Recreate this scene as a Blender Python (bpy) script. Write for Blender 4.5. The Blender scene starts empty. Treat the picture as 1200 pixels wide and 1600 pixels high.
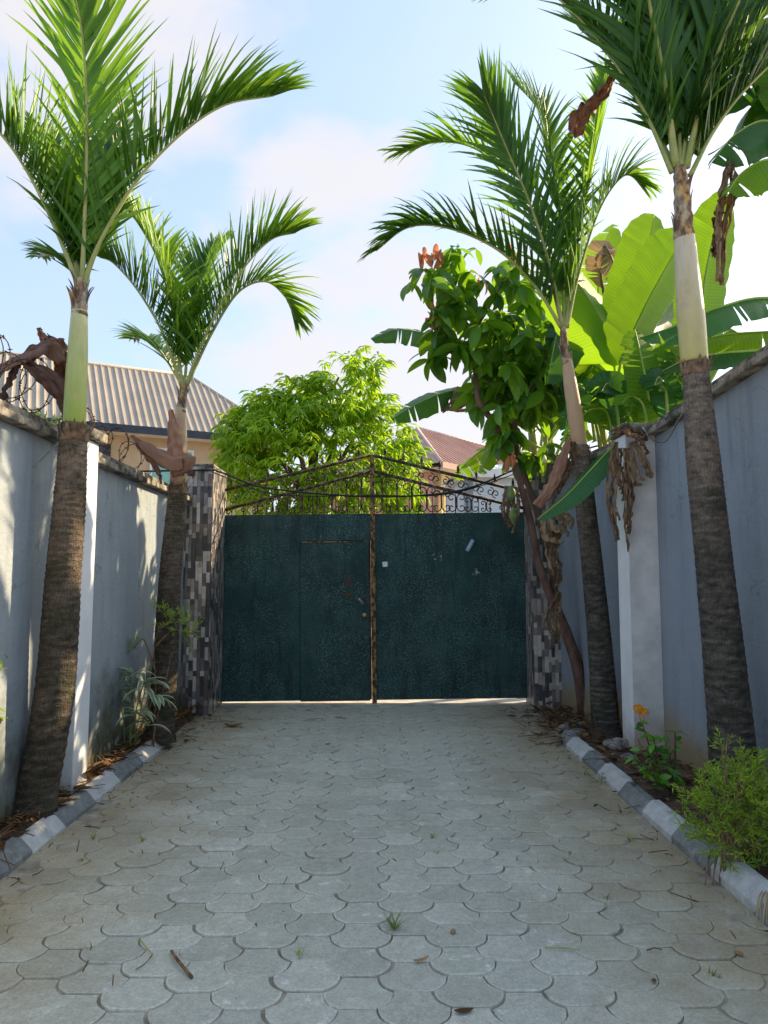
import bpy, math, random
from mathutils import Vector, Matrix, noise
R = math.radians
rnd = random.Random(11)
scene = bpy.context.scene
COL = scene.collection

# ------------------------------------------------------------------ camera
CAM_H, PITCH, YAW, FPX = 1.55, R(5.2), R(0.5), 1156.0
cam_d = bpy.data.cameras.new('camera')
cam_d.sensor_fit = 'VERTICAL'; cam_d.sensor_height = 36.0
cam_d.lens = 36.0 * FPX / 1600.0
cam_d.clip_start = 0.05; cam_d.clip_end = 3000
cam = bpy.data.objects.new('camera', cam_d); COL.objects.link(cam)
cam.location = (0, 0, CAM_H)
cam.rotation_euler = (R(90) + PITCH, 0, -YAW)
scene.camera = cam

# ------------------------------------------------------------------ world + sun
SUN_AZ, SUN_EL = R(30), R(29.5)             # azimuth measured from +X towards +Y
world = bpy.data.worlds.new('World'); scene.world = world; world.use_nodes = True
wn = world.node_tree; wn.nodes.clear()
def wnode(t, **k):
    n = wn.nodes.new(t)
    for a, b in k.items(): setattr(n, a, b)
    return n
w_out = wnode('ShaderNodeOutputWorld'); w_bg = wnode('ShaderNodeBackground')
w_bg.inputs['Strength'].default_value = 0.115
sky = wnode('ShaderNodeTexSky', sky_type='NISHITA', sun_disc=False)
sky.sun_elevation = SUN_EL; sky.sun_rotation = R(90) - SUN_AZ
sky.air_density = 1.0; sky.dust_density = 2.6; sky.ozone_density = 1.3; sky.altitude = 50
tc = wnode('ShaderNodeTexCoord')
mp = wnode('ShaderNodeMapping'); mp.inputs['Scale'].default_value = (1.5, 1.5, 2.6); mp.inputs['Location'].default_value = (0.35, 0.1, 0.62)
nz = wnode('ShaderNodeTexNoise'); nz.inputs['Scale'].default_value = 1.9; nz.inputs['Detail'].default_value = 5; nz.inputs['Roughness'].default_value = 0.48
rp = wnode('ShaderNodeValToRGB'); rp.color_ramp.elements[0].position = 0.44; rp.color_ramp.elements[1].position = 0.70
rp.color_ramp.elements[0].color = (0.0, 0.0, 0.0, 1); rp.color_ramp.elements[1].color = (0.22, 0.22, 0.22, 1)
mx = wnode('ShaderNodeMix', data_type='RGBA'); mx.inputs['B'].default_value = (1.80, 1.72, 1.74, 1)
wn.links.new(tc.outputs['Generated'], mp.inputs['Vector']); wn.links.new(mp.outputs['Vector'], nz.inputs['Vector'])
wn.links.new(nz.outputs['Fac'], rp.inputs['Fac']); 
# two broad cloud banks, ragged by noise
nrmv = wnode('ShaderNodeVectorMath', operation='NORMALIZE'); wn.links.new(tc.outputs['Generated'], nrmv.inputs[0])
nz2 = wnode('ShaderNodeTexNoise'); nz2.inputs['Scale'].default_value = 5.5; nz2.inputs['Detail'].default_value = 6; nz2.inputs['Roughness'].default_value = .5
wn.links.new(mp.outputs['Vector'], nz2.inputs['Vector'])
fac = rp.outputs['Color']
for (cd, a0, a1) in (((-0.02, 0.92, 0.33), 15, 3), ((-0.39, 0.74, 0.66), 17, 4), ((0.10, 0.95, 0.22), 18, 4)):
    dt = wnode('ShaderNodeVectorMath', operation='DOT_PRODUCT'); dt.inputs[1].default_value = Vector(cd).normalized(); wn.links.new(nrmv.outputs[0], dt.inputs[0])
    ad = wnode('ShaderNodeMath', operation='MULTIPLY_ADD'); ad.inputs[1].default_value = .10; wn.links.new(nz2.outputs['Fac'], ad.inputs[0]); wn.links.new(dt.outputs['Value'], ad.inputs[2])
    mr = wnode('ShaderNodeMapRange'); mr.interpolation_type = 'SMOOTHSTEP'; wn.links.new(ad.outputs[0], mr.inputs[0])
    mr.inputs[1].default_value = math.cos(R(a0)) + .05; mr.inputs[2].default_value = math.cos(R(a1)) + .055; mr.inputs[4].default_value = .85
    mxx = wnode('ShaderNodeMath', operation='MAXIMUM'); wn.links.new(fac, mxx.inputs[0]); wn.links.new(mr.outputs[0], mxx.inputs[1]); fac = mxx.outputs[0]
wn.links.new(fac, mx.inputs['Factor'])
hz = wnode('ShaderNodeMix', data_type='RGBA'); hz.inputs['Factor'].default_value = .72; hz.inputs['B'].default_value = (0.98, 1.28, 1.74, 1)
wn.links.new(sky.outputs['Color'], hz.inputs['A']); wn.links.new(hz.outputs['Result'], mx.inputs['A']); wn.links.new(mx.outputs['Result'], w_bg.inputs['Color'])
wn.links.new(w_bg.outputs['Background'], w_out.inputs['Surface'])
sun_d = bpy.data.lights.new('sun', 'SUN'); sun_d.energy = 2.2; sun_d.angle = R(0.53); sun_d.color = (1.0, 0.78, 0.50)
sun = bpy.data.objects.new('sun', sun_d); COL.objects.link(sun)
to_sun = Vector((math.cos(SUN_EL) * math.cos(SUN_AZ), math.cos(SUN_EL) * math.sin(SUN_AZ), math.sin(SUN_EL)))
sun.rotation_euler = to_sun.to_track_quat('Z', 'Y').to_euler()
sun.location = to_sun * 60
vs = scene.view_settings
vs.view_transform = 'Standard'; vs.look = 'None'; vs.gamma = 1.0; vs.use_curve_mapping = False
vs.exposure = 2.2
scene.cycles.max_bounces = 8
scene.cycles.transparent_max_bounces = 8

# ------------------------------------------------------------------ helpers
V = Vector
_f = V((math.sin(YAW) * math.cos(PITCH), math.cos(YAW) * math.cos(PITCH), math.sin(PITCH)))
_r = V((math.cos(YAW), -math.sin(YAW), 0)); _u = _r.cross(_f)
def ray(px, py): return _f + _r * ((px - 600) / FPX) + _u * ((800 - py) / FPX)
def at(px, py, Y):                       # world point seen at a photo pixel, at a chosen distance Y
    d = ray(px, py); return V((0, 0, CAM_H)) + d * (Y / d.y)
def gnd(px, py, z=0.0):
    d = ray(px, py); return V((0, 0, CAM_H)) + d * ((z - CAM_H) / d.z)
ORG = {}
def tag(o, label=None, cat=None, group=None, kind=None):
    if label: o['label'] = label
    if cat: o['category'] = cat
    if group: o['group'] = group
    if kind: o['kind'] = kind
    return o
def thing(name, loc, label, cat, group=None, kind=None):
    o = bpy.data.objects.new(name, None); COL.objects.link(o)
    o.empty_display_size = 0.1
    o.location = loc; ORG[o] = V(loc)
    return tag(o, label, cat, group, kind)
class MB:
    def __init__(s): s.v = []; s.f = []; s.t = []; s.u = []
    def add(s, vs, fs, t=0.5, u=None):
        b = len(s.v); n = len(vs)
        s.v.extend(vs); s.f.extend([tuple(i + b for i in f) for f in fs])
        s.t.extend(t if isinstance(t, list) else [t] * n)
        s.u.extend(u if u is not None else [0.0] * n)
    def box(s, a, b, t=0.5):
        x0, y0, z0 = a; x1, y1, z1 = b
        s.add([V(p) for p in ((x0,y0,z0),(x1,y0,z0),(x1,y1,z0),(x0,y1,z0),(x0,y0,z1),(x1,y0,z1),(x1,y1,z1),(x0,y1,z1))],
              [(0,3,2,1),(4,5,6,7),(0,1,5,4),(1,2,6,5),(2,3,7,6),(3,0,4,7)], t)
    def prism(s, poly, y0, y1, ax='Y', t=0.5):    # poly of 2D points extruded along an axis
        n = len(poly)
        def mk(p, q): return V((p[0], q, p[1])) if ax == 'Y' else (V((q, p[0], p[1])) if ax == 'X' else V((p[0], p[1], q)))
        vs = [mk(p, y0) for p in poly] + [mk(p, y1) for p in poly]
        fs = [(i, (i + 1) % n, n + (i + 1) % n, n + i) for i in range(n)] + [tuple(range(n))[::-1], tuple(range(n, 2 * n))]
        s.add(vs, fs, t)
    def tube(s, pts, rad, n=8, t=0.5, cap=True, u0=0.0):
        m = len(pts)
        if not isinstance(rad, (list, tuple)): rad = [rad] * m
        vs = []; us = []; acc = u0; prevN = None
        for i, p in enumerate(pts):
            T = (pts[min(i + 1, m - 1)] - pts[max(i - 1, 0)])
            if T.length < 1e-9: T = V((0, 0, 1))
            T.normalize()
            if prevN is None:
                N = T.orthogonal().normalized()
            else:
                N = prevN - T * prevN.dot(T)
                N = N.normalized() if N.length > 1e-6 else T.orthogonal().normalized()
            prevN = N; B = T.cross(N)
            if i: acc += (p - pts[i - 1]).length
            for k in range(n):
                a = 2 * math.pi * k / n
                vs.append(p + (N * math.cos(a) + B * math.sin(a)) * rad[i]); us.append(acc)
        fs = []
        for i in range(m - 1):
            for k in range(n):
                fs.append((i*n+k, i*n+(k+1)%n, (i+1)*n+(k+1)%n, (i+1)*n+k))
        if cap: fs += [tuple(range(n))[::-1], tuple(range((m-1)*n, m*n))]
        s.add(vs, fs, t, us)
    def build(s, name, mat, parent=None, smooth=True, kind=None):
        me = bpy.data.meshes.new(name)
        off = ORG[parent] if parent is not None else V((0, 0, 0))
        me.from_pydata([v - off for v in s.v], [], s.f)
        a = me.attributes.new('tone', 'FLOAT', 'POINT'); a.data.foreach_set('value', s.t)
        a = me.attributes.new('along', 'FLOAT', 'POINT'); a.data.foreach_set('value', s.u)
        if smooth: me.polygons.foreach_set('use_smooth', [True] * len(me.polygons))
        me.materials.append(mat); me.update()
        o = bpy.data.objects.new(name, me); COL.objects.link(o)
        if parent is not None: o.parent = parent; ORG[o] = off
        else: ORG[o] = V((0, 0, 0))
        if kind: o['kind'] = kind
        return o
def inst(name, mesh, parent, mat4):
    o = bpy.data.objects.new(name, mesh); COL.objects.link(o); o.parent = parent
    m = mat4.copy(); m.translation = m.translation - ORG[parent]
    o.matrix_local = m
    ORG[o] = ORG[parent]
    return o
def spline(pts, n):
    P = [pts[0] * 2 - pts[1]] + list(pts) + [pts[-1] * 2 - pts[-2]]
    k = len(pts) - 1; out = []
    for j in range(n):
        x = j / (n - 1) * k; i = min(int(x), k - 1); t = x - i
        a, b, c, d = P[i], P[i+1], P[i+2], P[i+3]
        out.append(0.5 * ((2*b) + (c-a)*t + (2*a-5*b+4*c-d)*t*t + (3*b-a-3*c+d)*t*t*t))
    return out
def lerp(a, b, t): return a + (b - a) * t
def bevel(o, w=0.006, seg=2):
    m = o.modifiers.new('bevel', 'BEVEL'); m.width = w; m.segments = seg; m.limit_method = 'ANGLE'; return o

# ------------------------------------------------------------------ materials
class NT:
    def __init__(s, name):
        s.m = bpy.data.materials.new(name); s.m.use_nodes = True
        s.t = s.m.node_tree; s.t.nodes.clear()
        s.out = s.n('ShaderNodeOutputMaterial')
    def n(s, typ, **k):
        x = s.t.nodes.new(typ)
        for a, b in k.items(): setattr(x, a, b)
        return x
    def l(s, a, b): s.t.links.new(a, b)
    def val(s, sock, x):
        if hasattr(x, 'is_output'): s.l(x, sock)
        else:
            if isinstance(x, tuple) and len(x) == 3 and sock.type == 'RGBA': x = (*x, 1)
            sock.default_value = x
    def mix(s, fac, a, b, blend='MIX'):
        x = s.n('ShaderNodeMix', data_type='RGBA', blend_type=blend)
        s.val(x.inputs['Factor'], fac); s.val(x.inputs['A'], a); s.val(x.inputs['B'], b); return x.outputs['Result']
    def math(s, op, a, b=0.0, clamp=False):
        x = s.n('ShaderNodeMath', operation=op, use_clamp=clamp); s.val(x.inputs[0], a); s.val(x.inputs[1], b); return x.outputs[0]
    def coord(s, kind='Object', scale=(1, 1, 1)):
        if kind == 'World':
            g = s.n('ShaderNodeNewGeometry').outputs['Position']
        else: g = s.n('ShaderNodeTexCoord').outputs[kind]
        mp = s.n('ShaderNodeMapping'); s.l(g, mp.inputs['Vector']); mp.inputs['Scale'].default_value = scale
        return mp.outputs['Vector']
    def noise(s, vec, scale, detail=4, rough=0.55, dist=0.0):
        x = s.n('ShaderNodeTexNoise'); s.l(vec, x.inputs['Vector'])
        x.inputs['Scale'].default_value = scale; x.inputs['Detail'].default_value = detail
        x.inputs['Roughness'].default_value = rough; x.inputs['Distortion'].default_value = dist
        return x.outputs['Fac']
    def vor(s, vec, scale, feature='F1', out='Distance'):
        x = s.n('ShaderNodeTexVoronoi', feature=feature); s.l(vec, x.inputs['Vector']); x.inputs['Scale'].default_value = scale
        return x.outputs[out]
    def ramp(s, fac, p0, p1, c0=(0, 0, 0), c1=(1, 1, 1)):
        x = s.n('ShaderNodeValToRGB'); s.l(fac, x.inputs['Fac'])
        e = x.color_ramp.elements; e[0].position = p0; e[1].position = p1; e[0].color = (*c0, 1); e[1].color = (*c1, 1)
        return x.outputs['Color']
    def attr(s, name): return s.n('ShaderNodeAttribute', attribute_name=name).outputs['Fac']
    def objrand(s): return s.n('ShaderNodeObjectInfo').outputs['Random']
    def xyz(s, vec):
        x = s.n('ShaderNodeSeparateXYZ'); s.l(vec, x.inputs[0]); return x.outputs
    def bump(s, h, strength=0.3, dist=0.01):
        x = s.n('ShaderNodeBump'); s.l(h, x.inputs['Height']); x.inputs['Strength'].default_value = strength
        x.inputs['Distance'].default_value = dist; return x.outputs['Normal']
    def bsdf(s, color, rough=0.8, normal=None, spec=0.3, metal=0.0, final=True):
        b = s.n('ShaderNodeBsdfPrincipled'); s.val(b.inputs['Base Color'], color); s.val(b.inputs['Roughness'], rough)
        b.inputs['Specular IOR Level'].default_value = spec; s.val(b.inputs['Metallic'], metal)
        if normal is not None: s.l(normal, b.inputs['Normal'])
        if final: s.l(b.outputs[0], s.out.inputs['Surface'])
        return b.outputs[0]
def m_noise(name, c1, c2, scale=8, rough=0.85, bump=0.3, bscale=60, bdist=0.004, spec=0.25, coord='World', stretch=(1, 1, 1), objvar=0.0, lo=.35, hi=.65):
    k = NT(name); v = k.coord(coord, stretch)
    col = k.mix(k.ramp(k.noise(v, scale, 5), lo, hi), c1, c2)
    if objvar:
        o = k.math('ADD', k.math('MULTIPLY', k.objrand(), objvar * 2), 1 - objvar)
        g = k.n('ShaderNodeCombineColor'); [k.l(o, g.inputs[i]) for i in range(3)]
        col = k.mix(1.0, col, g.outputs[0], 'MULTIPLY')
    k.bsdf(col, rough, k.bump(k.noise(v, bscale, 4), bump, bdist), spec)
    return k.m
def m_leaf(name, dark, light, trans=0.4, tcol=None, rough=0.42, spec=0.35, vein=0.0, objvar=0.35, scale=5, spot=None):
    k = NT(name); v = k.coord('World')
    t = k.math('ADD', k.attr('tone'), k.math('MULTIPLY', k.math('SUBTRACT', k.objrand(), 0.5), objvar))
    t = k.math('ADD', t, k.math('MULTIPLY', k.math('SUBTRACT', k.noise(v, scale, 3), 0.5), 0.55), True)
    if vein:
        st = k.math('SINE', k.math('ADD', k.math('MULTIPLY', k.attr('along'), vein * .37), k.math('MULTIPLY', k.noise(v, 6, 3), 9)))
        t = k.math('ADD', t, k.math('MULTIPLY', st, .13), True)
    col = k.mix(t, dark, light)
    tc_ = k.mix(t, tuple(c * (0.5 if vein else .72) for c in (tcol or light)), tcol or light)
    if spot:
        f = k.ramp(k.noise(v, 22, 4), 0.60, 0.72)
        col = k.mix(f, col, spot); tc_ = k.mix(f, tc_, spot)
    nrm = None
    if vein:
        w = k.math('SINE', k.math('MULTIPLY', k.attr('along'), vein))
        w = k.math('ADD', w, k.math('MULTIPLY', k.noise(v, 30, 3), 1.5))
        nrm = k.bump(w, 0.35, 0.004)
    else:
        nrm = k.bump(k.noise(v, 45, 3), 0.15, 0.004)
    a = k.bsdf(col, rough, nrm, spec, final=False)
    tr = k.n('ShaderNodeBsdfTranslucent'); k.l(tc_, tr.inputs['Color']); k.l(nrm, tr.inputs['Normal'])
    ms = k.n('ShaderNodeMixShader'); ms.inputs[0].default_value = trans
    k.l(a, ms.inputs[1]); k.l(tr.outputs[0], ms.inputs[2]); k.l(ms.outputs[0], k.out.inputs['Surface'])
    return k.m
MAT = {}
MAT['palm_leaf'] = m_leaf('palm_leaf', (0.028, 0.105, 0.015), (0.16, 0.36, 0.03), 0.45, (0.30, 0.52, 0.03), 0.38, 0.4)
MAT['palm_leaf_dark'] = m_leaf('palm_leaf_dark', (0.016, 0.070, 0.014), (0.085, 0.23, 0.022), 0.40, (0.20, 0.40, 0.03), 0.36, 0.4)
MAT['palm_leaf_backlit'] = m_leaf('palm_leaf_backlit', (0.05, 0.16, 0.012), (0.22, 0.42, 0.03), 0.5, (0.36, 0.55, 0.03), 0.4, 0.35)  # lighter palm leaf for one frond, the backlight put into its colour
MAT['palm_rib'] = m_noise('palm_rib', (0.24, 0.30, 0.08), (0.42, 0.42, 0.17), 6, 0.5, 0.1, 40)
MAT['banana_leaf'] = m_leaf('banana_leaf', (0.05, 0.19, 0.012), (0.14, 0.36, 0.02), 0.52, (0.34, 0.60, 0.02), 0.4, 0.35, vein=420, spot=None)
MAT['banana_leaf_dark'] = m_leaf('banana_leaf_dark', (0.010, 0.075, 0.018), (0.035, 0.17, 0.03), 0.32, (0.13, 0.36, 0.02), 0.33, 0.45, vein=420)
MAT['banana_dry'] = m_leaf('banana_dry', (0.16, 0.09, 0.05), (0.50, 0.36, 0.22), 0.3, (0.5, 0.32, 0.16), 0.85, 0.1, vein=300)
MAT['sheath_dry'] = m_leaf('sheath_dry', (0.06, 0.034, 0.028), (0.30, 0.17, 0.12), 0.15, (0.45, 0.16, 0.06), 0.7, 0.2, vein=1100)
MAT['sheath_pink'] = m_leaf('sheath_pink', (0.22, 0.10, 0.06), (0.50, 0.27, 0.17), 0.2, (0.55, 0.25, 0.1), 0.6, 0.2, vein=1100)
MAT['banana_rib'] = m_noise('banana_rib', (0.20, 0.36, 0.05), (0.36, 0.46, 0.12), 6, 0.5, 0.1, 40)
MAT['banana_stem'] = m_noise('banana_stem', (0.16, 0.20, 0.05), (0.34, 0.30, 0.12), 5, 0.55, 0.2, 30, stretch=(1, 1, .2))
MAT['mango_leaf'] = m_leaf('mango_leaf', (0.05, 0.18, 0.012), (0.33, 0.53, 0.02), 0.5, (0.50, 0.72, 0.02), 0.4, 0.3)
MAT['cocoa_leaf'] = m_leaf('cocoa_leaf', (0.012, 0.075, 0.012), (0.12, 0.32, 0.02), 0.46, (0.30, 0.56, 0.02), 0.36, 0.4, objvar=0.7)
MAT['cocoa_young'] = m_leaf('cocoa_young', (0.40, 0.13, 0.06), (0.62, 0.26, 0.13), 0.45, (0.75, 0.28, 0.12), 0.5, 0.2)
MAT['ixora_leaf'] = m_leaf('ixora_leaf', (0.012, 0.08, 0.015), (0.12, 0.34, 0.02), 0.35, (0.25, 0.5, 0.03), 0.3, 0.45, objvar=0.9)
MAT['aralia_leaf'] = m_leaf('aralia_leaf', (0.09, 0.24, 0.015), (0.42, 0.62, 0.04), 0.45, (0.5, 0.7, 0.04), 0.45, 0.3)
MAT['variegated_leaf'] = m_leaf('variegated_leaf', (0.09, 0.22, 0.07), (0.78, 0.80, 0.62), 0.35, (0.6, 0.65, 0.4), 0.45, 0.3, objvar=0.2)
MAT['croton_leaf'] = m_leaf('croton_leaf', (0.10, 0.28, 0.02), (0.38, 0.55, 0.03), 0.4, (0.5, 0.6, 0.03), 0.4, 0.3)
MAT['pencil'] = m_noise('pencil', (0.26, 0.34, 0.10), (0.45, 0.50, 0.20), 10, 0.6, 0.1, 40)
MAT['petal'] = m_leaf('petal', (0.80, 0.30, 0.01), (0.95, 0.50, 0.02), 0.35, (0.95, 0.45, 0.02), 0.5, 0.2)
MAT['litter'] = m_leaf('litter', (0.07, 0.035, 0.018), (0.42, 0.26, 0.13), 0.1, (0.4, 0.22, 0.08), 0.85, 0.1)
MAT['straw'] = m_leaf('straw', (0.36, 0.27, 0.14), (0.60, 0.48, 0.28), 0.3, (0.55, 0.42, 0.2), 0.8, 0.1)
MAT['grass'] = m_leaf('grass', (0.06, 0.16, 0.02), (0.40, 0.42, 0.12), 0.35, (0.4, 0.45, 0.1), 0.5, 0.2)
MAT['twig'] = m_noise('twig', (0.10, 0.06, 0.035), (0.30, 0.19, 0.11), 20, 0.9, 0.4, 80)
MAT['bark_brown'] = m_noise('bark_brown', (0.075, 0.042, 0.032), (0.21, 0.125, 0.095), 9, 0.85, 0.5, 50, 0.008, stretch=(1, 1, .4))
MAT['stem_green'] = m_noise('stem_green', (0.10, 0.15, 0.05), (0.22, 0.28, 0.09), 12, 0.6, 0.2, 60)
MAT['wire_rust'] = m_noise('wire_rust', (0.03, 0.018, 0.014), (0.10, 0.055, 0.04), 30, 0.75, 0.2, 80)
MAT['cable_black'] = m_noise('cable_black', (0.012, 0.012, 0.013), (0.03, 0.03, 0.03), 30, 0.5, 0.1, 80)
MAT['cable_grey'] = m_noise('cable_grey', (0.20, 0.20, 0.18), (0.36, 0.35, 0.32), 30, 0.6, 0.1, 80)
MAT['stone'] = m_noise('stone', (0.10, 0.09, 0.08), (0.33, 0.31, 0.28), 14, 0.9, 0.8, 40, 0.02)
MAT['joint'] = m_noise('joint', (0.20, 0.175, 0.13), (0.42, 0.37, 0.285), 9, 0.95, 0.6, 160, 0.006)
MAT['soil'] = m_noise('soil', (0.055, 0.036, 0.024), (0.17, 0.115, 0.075), 7, 0.95, 0.9, 60, 0.02)
MAT['earth'] = m_noise('earth', (0.16, 0.12, 0.085), (0.30, 0.24, 0.18), 2, 0.95, 0.5, 30, 0.02)
MAT['concrete'] = m_noise('concrete', (0.36, 0.34, 0.30), (0.56, 0.53, 0.47), 5, 0.9, 0.4, 70)
MAT['roof_brown'] = m_noise('roof_brown', (0.36, 0.31, 0.245), (0.42, 0.365, 0.29), 1.2, 0.5, 0.05, 30, spec=0.3, objvar=0.05)
MAT['roof_red'] = m_noise('roof_red', (0.40, 0.235, 0.185), (0.49, 0.31, 0.25), 1.0, 0.6, 0.05, 30, objvar=0.05)
MAT['roof_red_shaded'] = m_noise('roof_red_shaded', (0.36, 0.22, 0.22), (0.44, 0.28, 0.27), 1.0, 0.6, 0.05, 30)  # hip end of the red roof, its weaker light put into the colour
MAT['roof_ridge'] = m_noise('roof_ridge', (0.52, 0.40, 0.36), (0.60, 0.48, 0.43), 2.0, 0.6, 0.05, 30)
MAT['house_cream'] = m_noise('house_cream', (0.52, 0.37, 0.22), (0.62, 0.46, 0.29), 1.5, 0.9, 0.1, 40)
MAT['house_pink'] = m_noise('house_pink', (0.45, 0.25, 0.22), (0.54, 0.32, 0.28), 1.5, 0.9, 0.1, 40)
MAT['house_yellow'] = m_noise('house_yellow', (0.62, 0.48, 0.20), (0.70, 0.56, 0.28), 1.5, 0.9, 0.1, 40)
MAT['house_blue'] = m_noise('house_blue', (0.50, 0.58, 0.66), (0.62, 0.68, 0.74), 1.5, 0.8, 0.1, 40)
MAT['fascia'] = m_noise('fascia', (0.035, 0.045, 0.06), (0.06, 0.07, 0.09), 3, 0.5, 0.05, 40)
MAT['white_paint'] = m_noise('white_paint', (0.72, 0.72, 0.70), (0.82, 0.82, 0.80), 3, 0.6, 0.1, 60)
MAT['green_glass'] = m_noise('green_glass', (0.16, 0.42, 0.34), (0.26, 0.55, 0.46), 2.5, 0.12, 0.03, 10, spec=0.6)
MAT['dark_glass'] = m_noise('dark_glass', (0.02, 0.022, 0.025), (0.05, 0.05, 0.055), 2.5, 0.1, 0.02, 10, spec=0.6)
MAT['brass'] = m_noise('brass', (0.45, 0.30, 0.08), (0.65, 0.45, 0.14), 40, 0.45, 0.1, 80)
MAT['steel_blue'] = m_noise('steel_blue', (0.30, 0.40, 0.52), (0.48, 0.58, 0.70), 40, 0.4, 0.1, 80)
MAT['handle_grey'] = m_noise('handle_grey', (0.18, 0.15, 0.13), (0.36, 0.31, 0.27), 60, 0.5, 0.2, 80)
MAT['paper'] = m_noise('paper', (0.70, 0.74, 0.76), (0.80, 0.84, 0.86), 40, 0.8, 0.05, 60)
MAT['plate_dark'] = m_noise('plate_dark', (0.05, 0.03, 0.03), (0.12, 0.07, 0.06), 40, 0.7, 0.2, 80)

def mk_trunk_bark(name, low, mid, high, zsplit, moss):
    k = NT(name); v = k.coord('World'); vz = k.coord('World', (1.5, 1.5, 4.5)); vf = k.coord('World', (9, 9, 1.6))
    z = k.math('ADD', k.attr('along'), k.math('MULTIPLY', k.noise(v, 3, 3), 0.5))
    f = k.n('ShaderNodeMapRange'); k.l(z, f.inputs[0]); f.inputs[1].default_value = zsplit - .35; f.inputs[2].default_value = zsplit + .75
    base = k.mix(f.outputs[0], k.mix(k.ramp(k.noise(vz, 7, 5), .35, .65), low, mid), k.mix(k.ramp(k.noise(vz, 9, 5), .35, .65), mid, high))
    base = k.mix(k.math('MULTIPLY', k.ramp(k.noise(v, 5, 5, .65), .48, .62), 0.6), base, moss)
    base = k.mix(k.math('MULTIPLY', k.ramp(k.noise(v, 12, 5, .7), .52, .64), 0.45), base, tuple(c * .4 for c in low))
    ring = k.attr('tone')
    col = k.mix(k.math('MULTIPLY', ring, 0.6), base, tuple(c * 2.3 for c in mid))
    fib = k.noise(vf, 14, 4)
    col = k.mix(k.math('MULTIPLY', k.ramp(fib, .45, .70), 0.5), col, tuple(c * .45 for c in low))
    k.bsdf(col, 0.92, k.bump(k.math('ADD', fib, k.math('MULTIPLY', k.noise(vz, 22, 4), 1.2)), 1.0, 0.02), 0.15)
    return k.m
MAT['trunk_a'] = mk_trunk_bark('palm_bark', (0.060, 0.049, 0.039), (0.165, 0.128, 0.095), (0.40, 0.29, 0.20), 1.8, (0.045, 0.058, 0.022))
MAT['trunk_b'] = mk_trunk_bark('palm_bark_grey', (0.058, 0.053, 0.045), (0.165, 0.14, 0.115), (0.40, 0.30, 0.22), 2.1, (0.035, 0.046, 0.028))

def mk_shaft(name, low, high, blotch):
    k = NT(name); v = k.coord('World', (1, 1, .25)); v2 = k.coord('World')
    f = k.n('ShaderNodeMapRange'); k.l(k.attr('along'), f.inputs[0]); f.inputs[2].default_value = 0.75
    col = k.mix(f.outputs[0], low, high)
    col = k.mix(k.math('MULTIPLY', k.ramp(k.noise(v, 26, 4), .4, .7), .25), col, tuple(c * .6 for c in low))
    col = k.mix(k.math('MULTIPLY', k.ramp(k.noise(v2, 7, 4), .56, .68), .65), col, blotch)
    k.bsdf(col, 0.42, k.bump(k.noise(v, 60, 3), 0.2, 0.004), 0.35); return k.m
MAT['shaft_green'] = mk_shaft('crownshaft_green', (0.32, 0.40, 0.045), (0.52, 0.52, 0.26), (0.44, 0.40, 0.16))
MAT['shaft_cream'] = mk_shaft('crownshaft_cream', (0.52, 0.44, 0.14), (0.58, 0.50, 0.36), (0.46, 0.34, 0.22))
MAT['shaft_tan'] = mk_shaft('crownshaft_tan', (0.46, 0.28, 0.15), (0.52, 0.36, 0.22), (0.50, 0.42, 0.16))
k = NT('sheath_top'); v = k.coord('World', (1, 1, .5))
k.bsdf(k.mix(k.ramp(k.noise(v, 20, 5), .42, .6), (0.13, 0.075, 0.045), k.mix(k.ramp(k.noise(v, 11, 3), .4, .6), (0.42, 0.40, 0.33), (0.52, 0.33, 0.12))), .8, k.bump(k.noise(v, 50, 4), .5, .01)); MAT['sheath_top'] = k.m

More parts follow.
